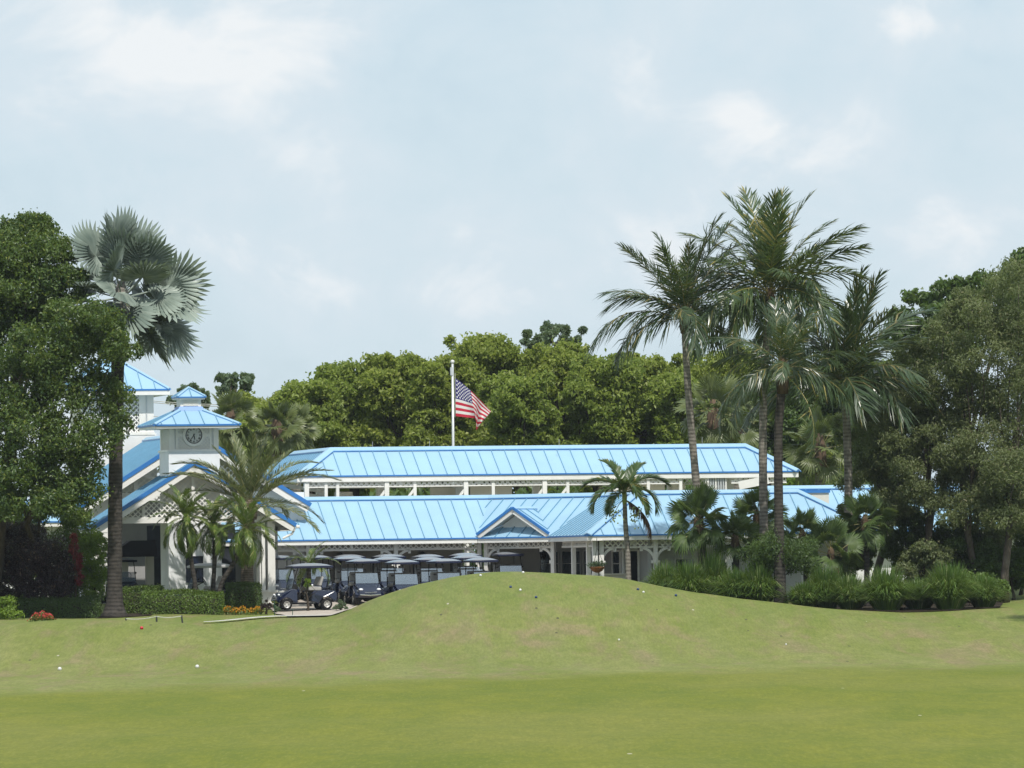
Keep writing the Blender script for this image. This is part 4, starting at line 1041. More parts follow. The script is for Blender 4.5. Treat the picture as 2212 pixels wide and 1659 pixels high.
# dark understorey between them
und = [(2100, 1215, 60, 45, 270, 'dark shrub filling the gap behind the flowering shrub', 'lf_dkgreen'), (2190, 1225, 55, 40, 270.5, 'dark shrub at the foot of the tallest olive tree by the slope', 'lf_dkgreen'), (1990, 1220, 60, 45, 269, 'dark shrub low behind the grass between olive trunks', 'lf_olive'), (1845, 1190, 40, 40, 271, 'dark shrub below the last blue roof corner', 'lf_dkgreen'), (1880, 1150, 60, 50, 270.5, 'dark leafy shrub at the foot of the olive trees by the fan palms', 'lf_olive'), (1960, 1165, 55, 60, 272, 'tall dark shrub between the two nearest olive trunks', 'lf_dkgreen'), (2050, 1160, 60, 70, 272.5, 'tall dark shrub behind the pale straight trunk', 'lf_dkgreen'),
       (2130, 1170, 60, 65, 272, 'tall dark shrub under the drooping olive branches', 'lf_olive'), (2205, 1165, 60, 65, 273, 'tall dark shrub under the tallest olive tree', 'lf_dkgreen')]
for i, (px, py, rx, ry, Y, lab, lm) in enumerate(und):
    rng = np.random.default_rng(430 + i); p = at(px, 1300, Y)
    spec = [(px + rng.uniform(-.8, .8) * rx, py + rng.uniform(-.9, .9) * ry, rx * .5, ry * .42) for _ in range(12)]
    tree('tall_shrub', (p.x, p.y, gz(p.x, p.y)), lobes_px(spec, Y, rng, 1), lab, lm, 13000, .13, 'shrub', 'tall shrubs under the olive trees', seed=440 + i, r0=.07, bark='bark_dk')
rng = np.random.default_rng(450); p = at(2095, 1290, 266.5)
tree('flowering_shrub', (p.x, p.y, gz(p.x, p.y)), lobes_px([(2040, 1262, 40, 20), (2085, 1256, 45, 20), (2125, 1262, 40, 20), (2160, 1270, 26, 16)], 266.5, rng), 'low spreading shrub with pale tips behind the fountain grass', 'lf_hedge', 7000, .11, 'shrub', seed=451, r0=.05)
# round shrub on a stem under the coconut palms
rng = np.random.default_rng(460); p = at(1700, 1298, 263.5)
tree('small_tree', (p.x, p.y, gz(p.x, p.y)), lobes_px([(1690, 1185, 70, 34), (1640, 1200, 45, 26), (1735, 1195, 45, 30), (1690, 1215, 70, 28), (1655, 1225, 40, 22), (1725, 1225, 40, 22)], 263.5, rng), 'small flat topped green tree in front of the paired coconut trunks', 'lf_dkgreen', 15000, .09, seed=461, r0=.05, sub=18)

# ---- shrubs and hedges at the foot of the big tree
def bush(name, spec, Y, base_px, label, lm, n, leaf, cat='shrub', group=None, seed=1, wr=.5, sub=16, bark='bark_dk'):
    rng = np.random.default_rng(seed); p = at(base_px, 1300, Y)
    return tree(name, (p.x, p.y, gz(p.x, p.y)), lobes_px(spec, Y, rng, .6), label, lm, n, leaf, cat, group, bark, .05, None, sub, seed + 1, .4, wr)
bush('burgundy_bush', [(30, 1180, 45, 50), (80, 1190, 45, 55), (20, 1240, 50, 50), (75, 1250, 55, 45), (120, 1220, 38, 60), (130, 1265, 34, 35), (45, 1150, 35, 22), (-20, 1200, 50, 80), (30, 1285, 60, 30), (100, 1280, 55, 26), (60, 1210, 50, 50), (-10, 1150, 45, 36), (140, 1225, 22, 40)], 268.6, 60, 'tall burgundy leaved bush beneath the dark glossy tree', 'lf_burg', 36000, .11, seed=500)
bush('dark_bush', [(110, 1120, 60, 36), (165, 1140, 42, 40), (135, 1190, 60, 45), (180, 1200, 36, 50), (60, 1130, 55, 36), (20, 1150, 55, 40), (120, 1250, 70, 40), (190, 1265, 36, 34), (10, 1220, 60, 60), (70, 1230, 60, 60), (20, 1295, 60, 24), (90, 1295, 60, 24), (150, 1295, 50, 24)], 271.5, 135, 'dark green bush rising behind the burgundy bush', 'lf_dark', 26000, .12, seed=505)
bush('red_cordyline', [(158, 1185, 10, 14), (166, 1205, 11, 14), (168, 1228, 9, 14), (172, 1250, 8, 14), (160, 1165, 8, 12)], 268.6, 168, 'narrow red leaved plant between burgundy and green bushes', 'lf_red', 1100, .2, 'plant', seed=510, wr=.25, sub=8)
bush('tall_green_bush', [(200, 1165, 24, 22), (220, 1175, 20, 26), (205, 1205, 26, 26), (215, 1240, 24, 26), (195, 1240, 22, 30), (205, 1275, 26, 24), (190, 1180, 16, 20)], 269.2, 205, 'upright bright green bush against the silver palm trunk', 'lf_lime', 9000, .12, seed=520, wr=.3)

def hedge(name, A, B_, w, h, label, lm='lf_hedge', n=9000, leaf=.07, seed=1, round_=.3, cat='hedge', group=None, dip=.06):
    """clipped hedge between two ground points"""
    rng = np.random.default_rng(seed); A, B_ = V(A), V(B_); d = (B_ - A); ln = d.length; d.normalize(); nrm = V((-d.y, d.x, 0))
    u = rng.uniform(-.02, 1.02, n) * ln; th = rng.uniform(-1.0, 1.0, n)
    # section: up one side, over the top, down the other
    q = th * (h + w / 2); side = np.abs(q) > w / 2
    off = np.where(side, np.sign(q) * w / 2, q); z = np.where(side, h - (np.abs(q) - w / 2), h)
    wob = .05 * np.sin(u * 3.1 + seed) + dip * np.sin(u * 1.3 + 2 * seed)
    ends = rng.uniform(0, 1, n) < w / (ln + w) * .8
    u = np.where(ends, np.where(rng.uniform(0, 1, n) < .5, 0, ln), u); off = np.where(ends, rng.uniform(-w / 2, w / 2, n), off); z = np.where(ends, rng.uniform(0, h, n), z)
    z = z * (1 + wob * .6); jit = rng.normal(0, .045, (n, 3))
    rc = np.clip((z / h - (1 - round_)) / round_, 0, 1); off = off * (1 - .25 * rc ** 2)
    x = A.x + d.x * u + nrm.x * off; y = A.y + d.y * u + nrm.y * off
    P = np.stack([x, y, ground_z(x, y) + np.maximum(z, .02)], -1) + jit
    out = np.stack([nrm.x * np.sign(off) * side, nrm.y * np.sign(off) * side, (~side).astype(float) + .35], -1)
    base = np.array([(A.x + B_.x) / 2, (A.y + B_.y) / 2, gz((A.x + B_.x) / 2, (A.y + B_.y) / 2)])
    v, f, rd = leaf_quads(P - base, unit(out + rand_dir(n, rng) * .75), leaf, leaf * .55, rng)
    o = empty(name, tuple(base), label, cat, group)
    me = np_mesh('foliage', v, f, rnd=rd); me.materials.append(M[lm]); c = bpy.data.objects.new('foliage', me); COL.objects.link(c); c.parent = o
    mb = MB(); fr = Frame(A, math.atan2(d.y, d.x))
    k = 8
    for i in range(k):
        s0, s1 = ln * i / k, ln * (i + 1) / k; zb = min(gz(*fr.pt(s0, 0, 0).xy), gz(*fr.pt(s1, 0, 0).xy))
        mb.box(fr, s0, s1 - .01, -w / 2 + .1, w / 2 - .1, zb, zb + h - .16)
    mb.build('twigs', M['bark_dk'], o, kind='stuff')
    return o
def hp(px, Y): p = at(px, 1300, Y); return (p.x, p.y, 0)
hedge('hedge', hp(313, 269.3), hp(478, 269.3), 1.5, .8, 'low rounded hedge between palm trunk and orange flowers', n=16000, seed=3)
hedge('hedge', hp(258, 271.2), hp(350, 271.2), .9, .95, 'short low hedge tucked behind the silver palm trunk', n=7000, seed=4)
hedge('hedge', hp(45, 267.8), hp(212, 267.8), 1.0, .72, 'low dark hedge running under the burgundy bush', n=14000, seed=5, lm='lf_dkgreen', dip=.14)
hedge('clipped_hedge', hp(493, 270.6), hp(560, 270.6), 1.1, 1.1, 'square clipped dark hedge block beside the white pedestal', n=11000, seed=6, lm='lf_dkgreen', leaf=.055, round_=.12, dip=.01)
bush('green_bush', [(10, 1312, 28, 22), (22, 1330, 24, 18), (-10, 1325, 30, 26)], 263.5, 8, 'rounded light green bush at the end of the dark hedge', 'lf_lime', 5000, .09, seed=530)

def flowers(name, spec, Y, label, pet, n, seed, cat='flowers'):
    rng = np.random.default_rng(seed); c0 = at(spec[0][0], 1300, Y); base = np.array([c0.x, c0.y, gz(c0.x, c0.y)])
    o = empty(name, tuple(base), label, cat)
    for part, m_, k, up, lf in (('foliage', 'lf_hedge', n, .0, .07), ('blossoms', pet, n, .06, .055)):
        P, N = [], []
        for (px, hw, h) in spec:
            q = at(px, 1300, Y); m = k // len(spec); rx = hw * Y / FOC
            x = q.x + rng.normal(0, .5, m) * rx; y = q.y + rng.normal(0, .14, m)
            P.append(np.stack([x, y, ground_z(x, y) + up + rng.uniform(.2, 1, m) * h * np.exp(-((x - q.x) / rx) ** 2)], -1)); N.append(unit(rand_dir(m, rng) + np.array([0, -.3, .9])))
        v, f, rd = leaf_quads(np.concatenate(P) - base, np.concatenate(N), lf, lf * .8, rng)
        me = np_mesh(part, v, f, rnd=rd); me.materials.append(M[m_]); ob = bpy.data.objects.new(part, me); COL.objects.link(ob); ob.parent = o; ob['kind'] = 'stuff'
flowers('orange_flowers', [(492, 14, .3), (508, 16, .24), (525, 14, .3), (542, 14, .22), (556, 12, .28)], 268.9, 'bed of orange flowers along the clipped hedge block', 'fl_orange', 700, 61)
flowers('red_flowers', [(78, 14, .32), (92, 16, .36), (105, 12, .26)], 259.5, 'patch of red flowers in front of the dark hedge', 'fl_red', 700, 62)
bush('burgundy_shrub', [(573, 1305, 8, 9), (582, 1309, 7, 7), (570, 1313, 8, 6)], 268.8, 575, 'small burgundy plant at the corner beside the pedestal', 'lf_burg', 900, .07, 'plant', seed=540, sub=6)
bush('silver_shrub', [(735, 1305, 9, 9), (745, 1310, 8, 7), (728, 1312, 8, 6)], 270.2, 737, 'small grey green shrub just behind the side on buggy', 'lf_far', 900, .07, 'plant', seed=545, sub=6)
bush('silver_shrub', [(592, 1312, 9, 8), (600, 1316, 7, 6)], 269.6, 595, 'small grey green shrub by the front wheel of the side on buggy', 'lf_far', 700, .07, 'plant', seed=546, sub=6)
bush('yellow_shrub', [(664, 1256, 6, 7), (667, 1268, 5, 6), (660, 1263, 4, 5)], 270.6, 665, 'little yellow green sprig standing before the side on buggy', 'lf_lime', 260, .12, 'plant', seed=550, sub=4)

# ---- fountain grass clumps
def grass_clump(px, Y, rx, h, label, seed, n=900):
    rng = np.random.default_rng(seed); p = at(px, 1300, Y); base = np.array([p.x, p.y, gz(p.x, p.y) - .02]); rx = rx * Y / FOC
    az = rng.uniform(0, 2 * math.pi, n); r0 = rx * .42 * np.sqrt(rng.uniform(0, 1, n)); ln = h * rng.uniform(.55, 1.32, n); lean = np.clip(rng.uniform(.18, 1.3, n) * (.55 + .6 * r0 / (rx * .42)), 0, 1.5)
    ca, sa = np.cos(az), np.sin(az); rows = []
    W = np.array([.013, .015, .012, .003])
    for j, k in enumerate((0, .4, .75, 1.0)):
        out = r0 + rx * .85 * lean * k ** 1.35; z = ln * (k - (.18 + .38 * lean) * k ** 2.4)
        c = np.stack([out * ca, out * sa, z], -1); tw = rng.normal(0, .3, n) if j == 0 else tw
        sd = np.stack([-np.sin(az + tw), np.cos(az + tw), np.zeros(n)], -1) * W[j]
        rows.append(c - sd); rows.append(c + sd)
    v = np.stack(rows, 1).reshape(-1, 3); k = np.arange(n)[:, None] * 8
    f = np.concatenate([k + np.array([[2 * j, 2 * j + 1, 2 * j + 3, 2 * j + 2]]) for j in range(3)], 1).reshape(-1, 4)
    me = np_mesh('fountain_grass', v, f, rnd=np.repeat(rng.uniform(0, 1, n), 3)); me.materials.append(M['reed'])
    o = bpy.data.objects.new('fountain_grass', me); COL.objects.link(o); o.location = base
    return tag(o, label, 'ornamental grass', 'fountain grass clumps')
gc = [(1437, 265.5, 50, 1.2, 'first fountain grass clump beside the slender palm'), (1490, 264.5, 58, 1.45, 'tall fountain grass clump before the shop windows'), (1540, 265.5, 55, 1.5, 'fountain grass clump under the first fan palm'), (1592, 263.5, 52, 1.2, 'fountain grass clump before the lone white post'), (1640, 263, 52, 1.25, 'fountain grass clump touching the coconut trunks'),
      (1738, 262.5, 45, 1.15, 'fountain grass clump just past the small flat topped tree'), (1783, 263, 52, 1.4, 'darker fountain grass clump third from the bed end'), (1838, 262, 50, 1.35, 'fountain grass clump in the middle of the bed'), (1915, 260, 66, 1.5, 'wide bright fountain grass clump in the bed'), (1985, 261.2, 55, 1.3, 'fountain grass clump between the two widest ones'), (2052, 260, 66, 1.5, 'widest bright fountain grass clump near the bed end'), (2125, 261.5, 48, 1.25, 'last fountain grass clump at the bed end by the slope')]
for i, (a, b_, c_, d_, e_) in enumerate(gc): grass_clump(a, b_, c_ * .93, d_ * (1.5 if i < 5 else 1.22) * (1, .85, 1.1, .92)[i % 4], e_, 600 + i, 2100)

drape('mulch_bed', [gp(205, 1326, 264.8), gp(250, 1328, 264.2), gp(330, 1326, 266.5)], [gp(215, 1326, 270), gp(260, 1326, 270), gp(320, 1326, 270)], M['mulch'], .03, 8, 16)
drape('planting_bed', [gp(1400, 1270, 263.8), gp(1520, 1285, 262.6), gp(1700, 1303, 260.6), gp(1900, 1325, 258.6), gp(2060, 1330, 258.4), gp(2160, 1328, 260.5)], [gp(1400, 1270, 269), gp(1700, 1300, 270), gp(1900, 1300, 271), (19.5, 276)], M['mulch'], .03, 12, 60)

# ---------------------------------------------------------------- palms
def curve_pts(L, arch, n=12, pw=1.35):
    P = [np.zeros(3)]; T = []
    for i in range(n):
        k = (i + .5) / n; a = -arch * k ** pw; d = np.array([math.cos(a), 0, math.sin(a)]); T.append(d); P.append(P[-1] + d * L / n)
    T.append(T[-1]); return np.array(P), np.array(T)

def frond_mesh(name, L, arch, nl, ll, lw, hang, lm, seed, k0=.14, vee=.25, fwd=(62, 28), rach=.022, torn=0.0, jit=.09, side=0.0):
    rng = np.random.default_rng(seed); P, T = curve_pts(L, arch); n = len(P) - 1
    if side: P[:, 1] += side * L * np.linspace(0, 1, n + 1) ** 2
    ks = np.linspace(k0, .995, nl); vs, fs, rd = [], [], []
    for sgn in (-1, 1):
        for k in ks:
            if rng.uniform() < torn: continue
            kk = min(.995, max(k0, k + rng.normal() * .004)); q = kk * n; i = min(n - 1, int(q)); w = q - i
            p = P[i] * (1 - w) + P[i + 1] * w; t = T[i] * (1 - w) + T[i + 1] * w; t /= np.linalg.norm(t)
            nr = np.array([-t[2], 0, t[0]]); sd = np.array([0, sgn, 0.0])
            ph = R(fwd[0] + (fwd[1] - fwd[0]) * kk) + rng.normal() * jit
            ve = vee + rng.normal() * jit * 1.5; u = t * math.cos(ph) + (sd * math.cos(ve) + nr * math.sin(ve)) * math.sin(ph)
            l = ll * (.5 + .5 * math.sin(math.pi * min(1, .18 + kk * .72))) * (1 if kk < .8 else 1 - (kk - .8) * 1.6) * rng.uniform(.85, 1.1)
            hg = hang * rng.uniform(.6, 1.3); dn = np.array([0, 0, -1.0])
            b0 = p; b1 = p + u * l * .52 + dn * l * .13 * hg; b2 = p + u * l * .92 + dn * l * .5 * hg
            wv = np.cross(u, nr); wv = wv / (np.linalg.norm(wv) + 1e-6) * lw * .5 + nr * lw * rng.uniform(-.25, .25)
            c = len(vs); vs += [b0 - wv * .6, b0 + wv * .6, b1 - wv, b1 + wv, b2]
            fs += [(c, c + 1, c + 3), (c, c + 3, c + 2), (c + 2, c + 3, c + 4)]; r_ = rng.uniform(); rd += [r_] * 3
    m = 4
    for i, p in enumerate(P):
        r_ = rach * (1 - .8 * i / n); nr = np.array([-T[i][2], 0, T[i][0]])
        for a in range(m):
            an = 2 * math.pi * a / m; vs.append(p + np.array([0, 1.0, 0]) * r_ * math.cos(an) + nr * r_ * math.sin(an))
    c0 = len(vs) - m * (n + 1)
    for i in range(n):
        for a in range(m):
            A, B = c0 + i * m + a, c0 + i * m + (a + 1) % m; fs += [(A, B, B + m), (A, B + m, A + m)]; rd += [.97, .97]
    me = np_mesh(name, np.array(vs), np.array(fs), rnd=np.array(rd)); me.materials.append(M[lm]); return me

def fan_mesh(name, p, r, ns, spread, lm, seed, cup=.25, droop=.25, split=.5, pet=.025, fold=.075):
    rng = np.random.default_rng(seed); vs, fs, rd = [], [], []; hub = np.array([p, 0, 0.0]); da = 2 * spread / ns
    for i in range(ns):
        a = -spread + da * (i + .5); l = r * (.78 + .22 * math.cos(a * .8)) * rng.uniform(.93, 1.06); z0 = cup * r * (abs(math.sin(a / 2)) ** 1.5) * .5
        def pt(an, rad, dz): return hub + np.array([math.cos(an) * rad, math.sin(an) * rad, z0 * rad / r + dz])
        j = rng.normal() * .02; dr = droop * rng.uniform(.4, 1.5)
        c = len(vs); fw = fold * r
        vs += [hub, pt(a - da * .5, l * split, -fw * .5), pt(a, l * split, fw * .5), pt(a + da * .5, l * split, -fw * .5), pt(a - da * .36, l * .8, -dr * l * .12 - fw * .3), pt(a + da * .36, l * .8, -dr * l * .12 - fw * .3), pt(a + j, l, -dr * l * .3)]
        fs += [(c, c + 1, c + 2), (c, c + 2, c + 3), (c + 1, c + 4, c + 2), (c + 2, c + 4, c + 5), (c + 2, c + 5, c + 3), (c + 4, c + 6, c + 5)]; rd += [rng.uniform() * .9] * 6
    m = 4; c0 = len(vs)
    for i in range(4):
        k = i / 3; q = np.array([p * k * 1.02, 0, -.04 * p * math.sin(k * math.pi)])
        for a in range(m): an = 2 * math.pi * a / m; vs.append(q + np.array([0, math.cos(an), math.sin(an)]) * pet)
    for i in range(3):
        for a in range(m):
            A, B = c0 + i * m + a, c0 + i * m + (a + 1) % m; fs += [(A, B, B + m), (A, B + m, A + m)]; rd += [.96, .96]
    me = np_mesh(name, np.array(vs), np.array(fs), rnd=np.array(rd)); me.materials.append(M[lm]); return me

def palm(name, trunk_px, Y, rads, label, bark, leaves, cat='palm tree', group=None, seed=1, fibre=None, part='frond', roll=14):
    """trunk_px: points (px, py) from the ground up; leaves: list of (mesh, azimuth deg, elevation deg, scale)"""
    pts = [at(px, py, Y) for px, py in trunk_px]; b0 = pts[0]; base = V((b0.x, b0.y, gz(b0.x, b0.y)))
    o = empty(name, base, label, cat, group); pts[0] = base - V((0, 0, .05))
    # smooth the trunk
    sm = []
    for i in range(len(pts) - 1):
        for k in range(6):
            t_ = k / 6; p0 = pts[max(0, i - 1)]; p1 = pts[i]; p2 = pts[i + 1]; p3 = pts[min(len(pts) - 1, i + 2)]
            sm.append(.5 * ((2 * p1) + (p2 - p0) * t_ + (2 * p0 - 5 * p1 + 4 * p2 - p3) * t_ ** 2 + (3 * p1 - p0 - 3 * p2 + p3) * t_ ** 3))
    sm.append(pts[-1]); n = len(sm)
    rr = [float(np.interp(i / (n - 1), *zip(*rads))) * (1 + .04 * math.sin(i * 2.4)) for i in range(n)]
    mb = MB(); mb.tube(sm, rr, 10); mb.build('trunk', M[bark], o, True)
    top = pts[-1]
    if fibre:
        mb = MB(); r_, h_, mt = fibre
        mb.tube([top - V((0, 0, h_)), top - V((0, 0, h_ * .5)), top + V((0, 0, h_ * .15)), top + V((0, 0, h_ * .6))], [rr[-1] * 1.05, r_, r_ * .85, r_ * .3], 9); mb.build('leaf_bases', M[mt], o, True)
    rng = random.Random(seed)
    for (me, az, el, sc) in leaves:
        f = bpy.data.objects.new(part, me); COL.objects.link(f); f.parent = o
        f.location = top - base + V((rng.uniform(-.05, .05), rng.uniform(-.05, .05), rng.uniform(-.1, .15) * sc))
        f.rotation_euler = (R(rng.uniform(-roll, roll)), -R(el), R(az)); f.scale = (sc, sc, sc)
    return o, top

def spread(meshes, n, lo, hi, seed, sc=(.85, 1.1), pw=1.0, az0=0, skip=None):
    rng = random.Random(seed); out = []
    for i in range(n):
        k = (i + .5) / n; el = hi + (lo - hi) * k ** pw + rng.uniform(-7, 7); az = az0 + i * 137.5 + rng.uniform(-14, 14)
        if skip and skip(az % 360, el): continue
        j = min(len(meshes) - 1, int(k * len(meshes)))
        out.append((meshes[j], az, el, rng.uniform(*sc)))
    return out

# silver fan palm
BM = [fan_mesh('silver_leaf', 1.75, 1.48, 32, R(145), 'silver', 700 + i, .55, dr, .40, .035, .17) for i, dr in enumerate((.1, .2, .45))]
lv = spread(BM, 28, -50, 86, 71, (.9, 1.08), .8, 10) + [(BM[1], 4, 14, 1.12), (BM[2], -12, -14, 1.12), (BM[2], 10, -34, 1.15), (BM[2], -25, -48, 1.1), (BM[0], 30, 72, 1.05), (BM[0], 100, 80, 1.1)]
palm('silver_fan_palm', [(247, 1318), (248, 1200), (250, 1000), (254, 800), (262, 640)], 267, [(0, .62), (.02, .5), (.07, .36), (.14, .29), (.6, .26), (.95, .25), (1, .2)], 'tall silver grey fan palm with thick straight trunk', 'palmbark_dk', lv, fibre=(.34, 1.0, 'palmbark'), seed=72, part='fan_leaf', roll=75)

# coconut palms
CO = [frond_mesh('coconut_frond', 4.0, a, 66, 1.02, .056, h, 'coco', 710 + i, vee=v_, torn=.1, jit=.17, side=sd_, rach=.03) for i, (a, h, v_, sd_) in enumerate(((.5, .4, .4, .08), (.8, .7, .3, -.12), (1.05, .9, .15, .14), (1.3, 1.2, .05, -.12), (1.6, 1.5, -.1, .1)))]
CD = [frond_mesh('coconut_frond', 4.0, a, 64, 1.0, .056, h, 'coco_dk', 720 + i, vee=v_, torn=.14, jit=.18, side=sd_, rach=.028) for i, (a, h, v_, sd_) in enumerate(((.45, .4, .4, -.08), (.75, .7, .3, .13), (1.05, 1.0, .15, -.14), (1.35, 1.25, .0, .1), (1.65, 1.5, -.1, -.08)))]
lv = spread(CD, 18, 0, 87, 73, (.74, .94), 1.15, 30) + [(CD[4], 186, 26, 1.05), (CD[4], 178, 48, .85), (CD[0], 172, 62, .95), (CD[2], 200, 38, .85), (CD[0], 20, 74, 1.0), (CD[0], -10, 80, 1.02), (CD[1], 8, 60, .9), (CD[2], 0, 25, .85)]
palm('coconut_palm', [(1518, 1262), (1513, 1150), (1500, 1000), (1487, 850), (1478, 690)], 266.5, [(0, .24), (.06, .17), (.5, .145), (1, .125)], 'single coconut palm with slightly curved pale trunk, standing apart', 'palmbark', lv, group='coconut palms', fibre=(.2, .55, 'fibre'), seed=74, roll=38)
lv = spread(CO, 32, -14, 87, 75, (.86, 1.06), 1.0, 100) + [(CO[1], 12, 52, 1.1), (CO[0], 60, 80, 1.1), (CO[2], 190, 16, 1.05), (CO[2], 182, 34, 1.1), (CO[1], 178, 55, 1.05), (CO[0], 120, 78, 1.12), (CO[1], 20, 40, 1.05)]
palm('coconut_palm', [(1650, 1262), (1650, 1150), (1648, 950), (1652, 800), (1664, 640)], 267.5, [(0, .25), (.06, .18), (.5, .155), (1, .14)], 'tallest coconut palm with big bright green crown', 'palmbark', lv, group='coconut palms', fibre=(.21, .55, 'fibre'), seed=76, roll=38)
lv = spread(CD, 19, 4, 86, 77, (.6, .8), .9, 60) + [(CO[4], 182, 0, .85), (CO[3], 205, -12, .75), (CO[4], -15, 4, .85), (CO[2], -40, -35, .9)]
palm('coconut_palm', [(1686, 1300), (1683, 1150), (1681, 950), (1686, 870), (1690, 800)], 262.8, [(0, .34), (.05, .24), (.3, .17), (.85, .16), (1, .2)], 'darker coconut palm beside the tallest one with low hanging crown', 'palmbark_dk', lv, group='coconut palms', fibre=(.25, .9, 'fibre'), seed=78, roll=38)
lv = spread(CD, 32, 14, 88, 79, (.95, 1.2), 1.2, 20)
palm('coconut_palm', [(1834, 1262), (1833, 1120), (1832, 1000), (1826, 850)], 269.5, [(0, .22), (.1, .17), (1, .15)], 'dark coconut palm with upright brush of fronds by the olive trees', 'palmbark', lv, group='coconut palms', fibre=(.21, .55, 'fibre'), seed=80, roll=38)

# date palm in front of the porch
DT = [frond_mesh('date_frond', 3.3, a, 80, .52, .035, h, 'date', 730 + i, vee=.55, k0=.2) for i, (a, h) in enumerate(((.45, .15), (.8, .3), (1.15, .5)))]
lv = spread(DT, 28, 4, 86, 81, (.82, 1.0), 1.0, 0) + [(DT[2], 176, 48, 1.14), (DT[2], 4, 44, 1.14), (DT[1], 184, 42, 1.1), (DT[1], -6, 40, 1.08), (DT[2], 160, 55, 1.1), (DT[2], 25, 55, 1.1)]
palm('date_palm', [(534, 1300), (534, 1220), (536, 1150), (540, 1095)], 271.8, [(0, .34), (.3, .24), (.9, .22), (1, .26)], 'grey green date palm with thick trunk before the gabled porch', 'datebark', lv, fibre=(.32, .5, 'datebark'), seed=82)

# clustered slender date palms
PY = [frond_mesh('slender_frond', 1.55, a, 54, .32, .024, h, 'pygmy', 740 + i, vee=.35, k0=.12, rach=.013) for i, (a, h) in enumerate(((.8, .3), (1.35, .6), (1.9, .9)))]
for i, (tr, Y, n, sc, lab) in enumerate((([(424, 1300), (421, 1260), (411, 1200), (402, 1120)], 269.8, 34, 1.05, 'leaning slender date palm closest to the silver palm'), ([(457, 1305), (462, 1240), (464, 1190), (462, 1135)], 270.2, 28, .9, 'middle slender date palm of the cluster of three'), ([(465, 1305), (478, 1262), (505, 1215), (532, 1145)], 269.4, 32, 1.05, 'slender date palm leaning over the clipped hedge block'))):
    lv = [(m_, a_, e_, s_ * sc) for m_, a_, e_, s_ in spread(PY, n, -45, 82, 83 + i, (.85, 1.1), .9, 50 * i)]
    palm('slender_date_palm', tr, Y, [(0, .12), (.3, .085), (1, .1)], lab, 'palmbark_dk', lv, group='slender date palms', fibre=(.14, .4, 'datebark'), seed=86 + i)
lv = [(m_, a_, e_, .85) for m_, a_, e_, s_ in spread(PY, 12, 5, 70, 88, (.9, 1), 1, 40)]
palm('slender_date_palm', [(668, 1316), (668, 1270), (667, 1226)], 274.2, [(0, .1), (1, .09)], 'little yellowish palm growing just behind the side on buggy', 'palmbark_dk', lv, group='slender date palms', seed=89)

# palm with hanging fruit
AD = [frond_mesh('arching_frond', 1.75, a, 78, .52, .055, h, 'adon', 750 + i, vee=.6, k0=.1, rach=.02) for i, (a, h) in enumerate(((1.0, .3), (1.5, .5), (1.9, .8)))]
lv = [(AD[0], 128, 66, 1.0), (AD[0], 52, 62, 1.0), (AD[1], 172, 44, 1.05), (AD[1], 6, 42, 1.05), (AD[2], 205, 14, 1.0), (AD[2], -20, 12, 1.05), (AD[1], 100, 70, .8), (AD[1], 250, 45, .9), (AD[2], 290, 35, .9), (AD[0], 80, 55, .8), (AD[2], 235, 5, .8), (AD[2], 315, 8, .85)]
po, top = palm('slender_palm', [(1358, 1262), (1356, 1200), (1351, 1130), (1349, 1062)], 265.5, [(0, .14), (.15, .11), (.8, .085), (1, .08)], 'slender palm with pale fruit bunches in front of the clubhouse roof', 'palmbark', lv, fibre=(.10, .5, 'adon' if False else 'fruit'), seed=90)
rng = np.random.default_rng(91)
for px, py in ((1325, 1112), (1352 + 22, 1116)):
    mb = MB(); c = at(px, py, 265.3)
    for q in range(46):
        dq = rng.normal(0, 1, 3) * np.array([.15, .13, .17]); mb.ball(c + V(dq), .035, 5, 4)
    mb.tube([top - V((0, 0, .25)), (top + c) / 2 + V((0, 0, -.05)), c], [.02, .015, .01], 5); mb.build('fruit_bunch', M['fruit'], po, kind='stuff')
dm = frond_mesh('dead_frond', 1.85, 1.1, 60, .45, .055, 1.0, 'deadleaf', 760, vee=-.3, k0=.1)
f = bpy.data.objects.new('dead_frond', dm); COL.objects.link(f); f.parent = po; f.location = top - V(po.location) - V((0, 0, .3)); f.rotation_euler = (0, R(28), R(-4)); f['label'] = 'dead purple brown frond hanging down'

# fan palms round the planting bed
FN = [fan_mesh('fan_leaf', .75, .72, 30, R(130), 'fan', 770 + i, .3, d_, .5, .016) for i, d_ in enumerate((.3, .9, 1.7))]
fp = [([(1524, 1262), (1520, 1200), (1508, 1128)], 265.8, 24, .95, .13, 'first fan palm beside the single coconut trunk'), ([(1640, 1265), (1638, 1200), (1636, 1118)], 269.0, 22, .9, .13, 'fan palm just behind the paired coconut trunks'), ([(1590, 1262), (1590, 1215), (1588, 1166)], 266.6, 16, .78, .12, 'shorter yellowing fan palm between the coconut trunks'),
      ([(1742, 1268), (1740, 1215), (1733, 1158)], 267.0, 18, .75, .11, 'fan palm in front of the end of the blue roof'), ([(1800, 1275), (1798, 1240), (1795, 1196)], 266, 16, .9, .11, 'small fan palm with a hanging brown frond'), ([(1872, 1270), (1872, 1200), (1868, 1128)], 268.4, 20, .88, .11, 'fan palm at the foot of the nearest olive tree')]
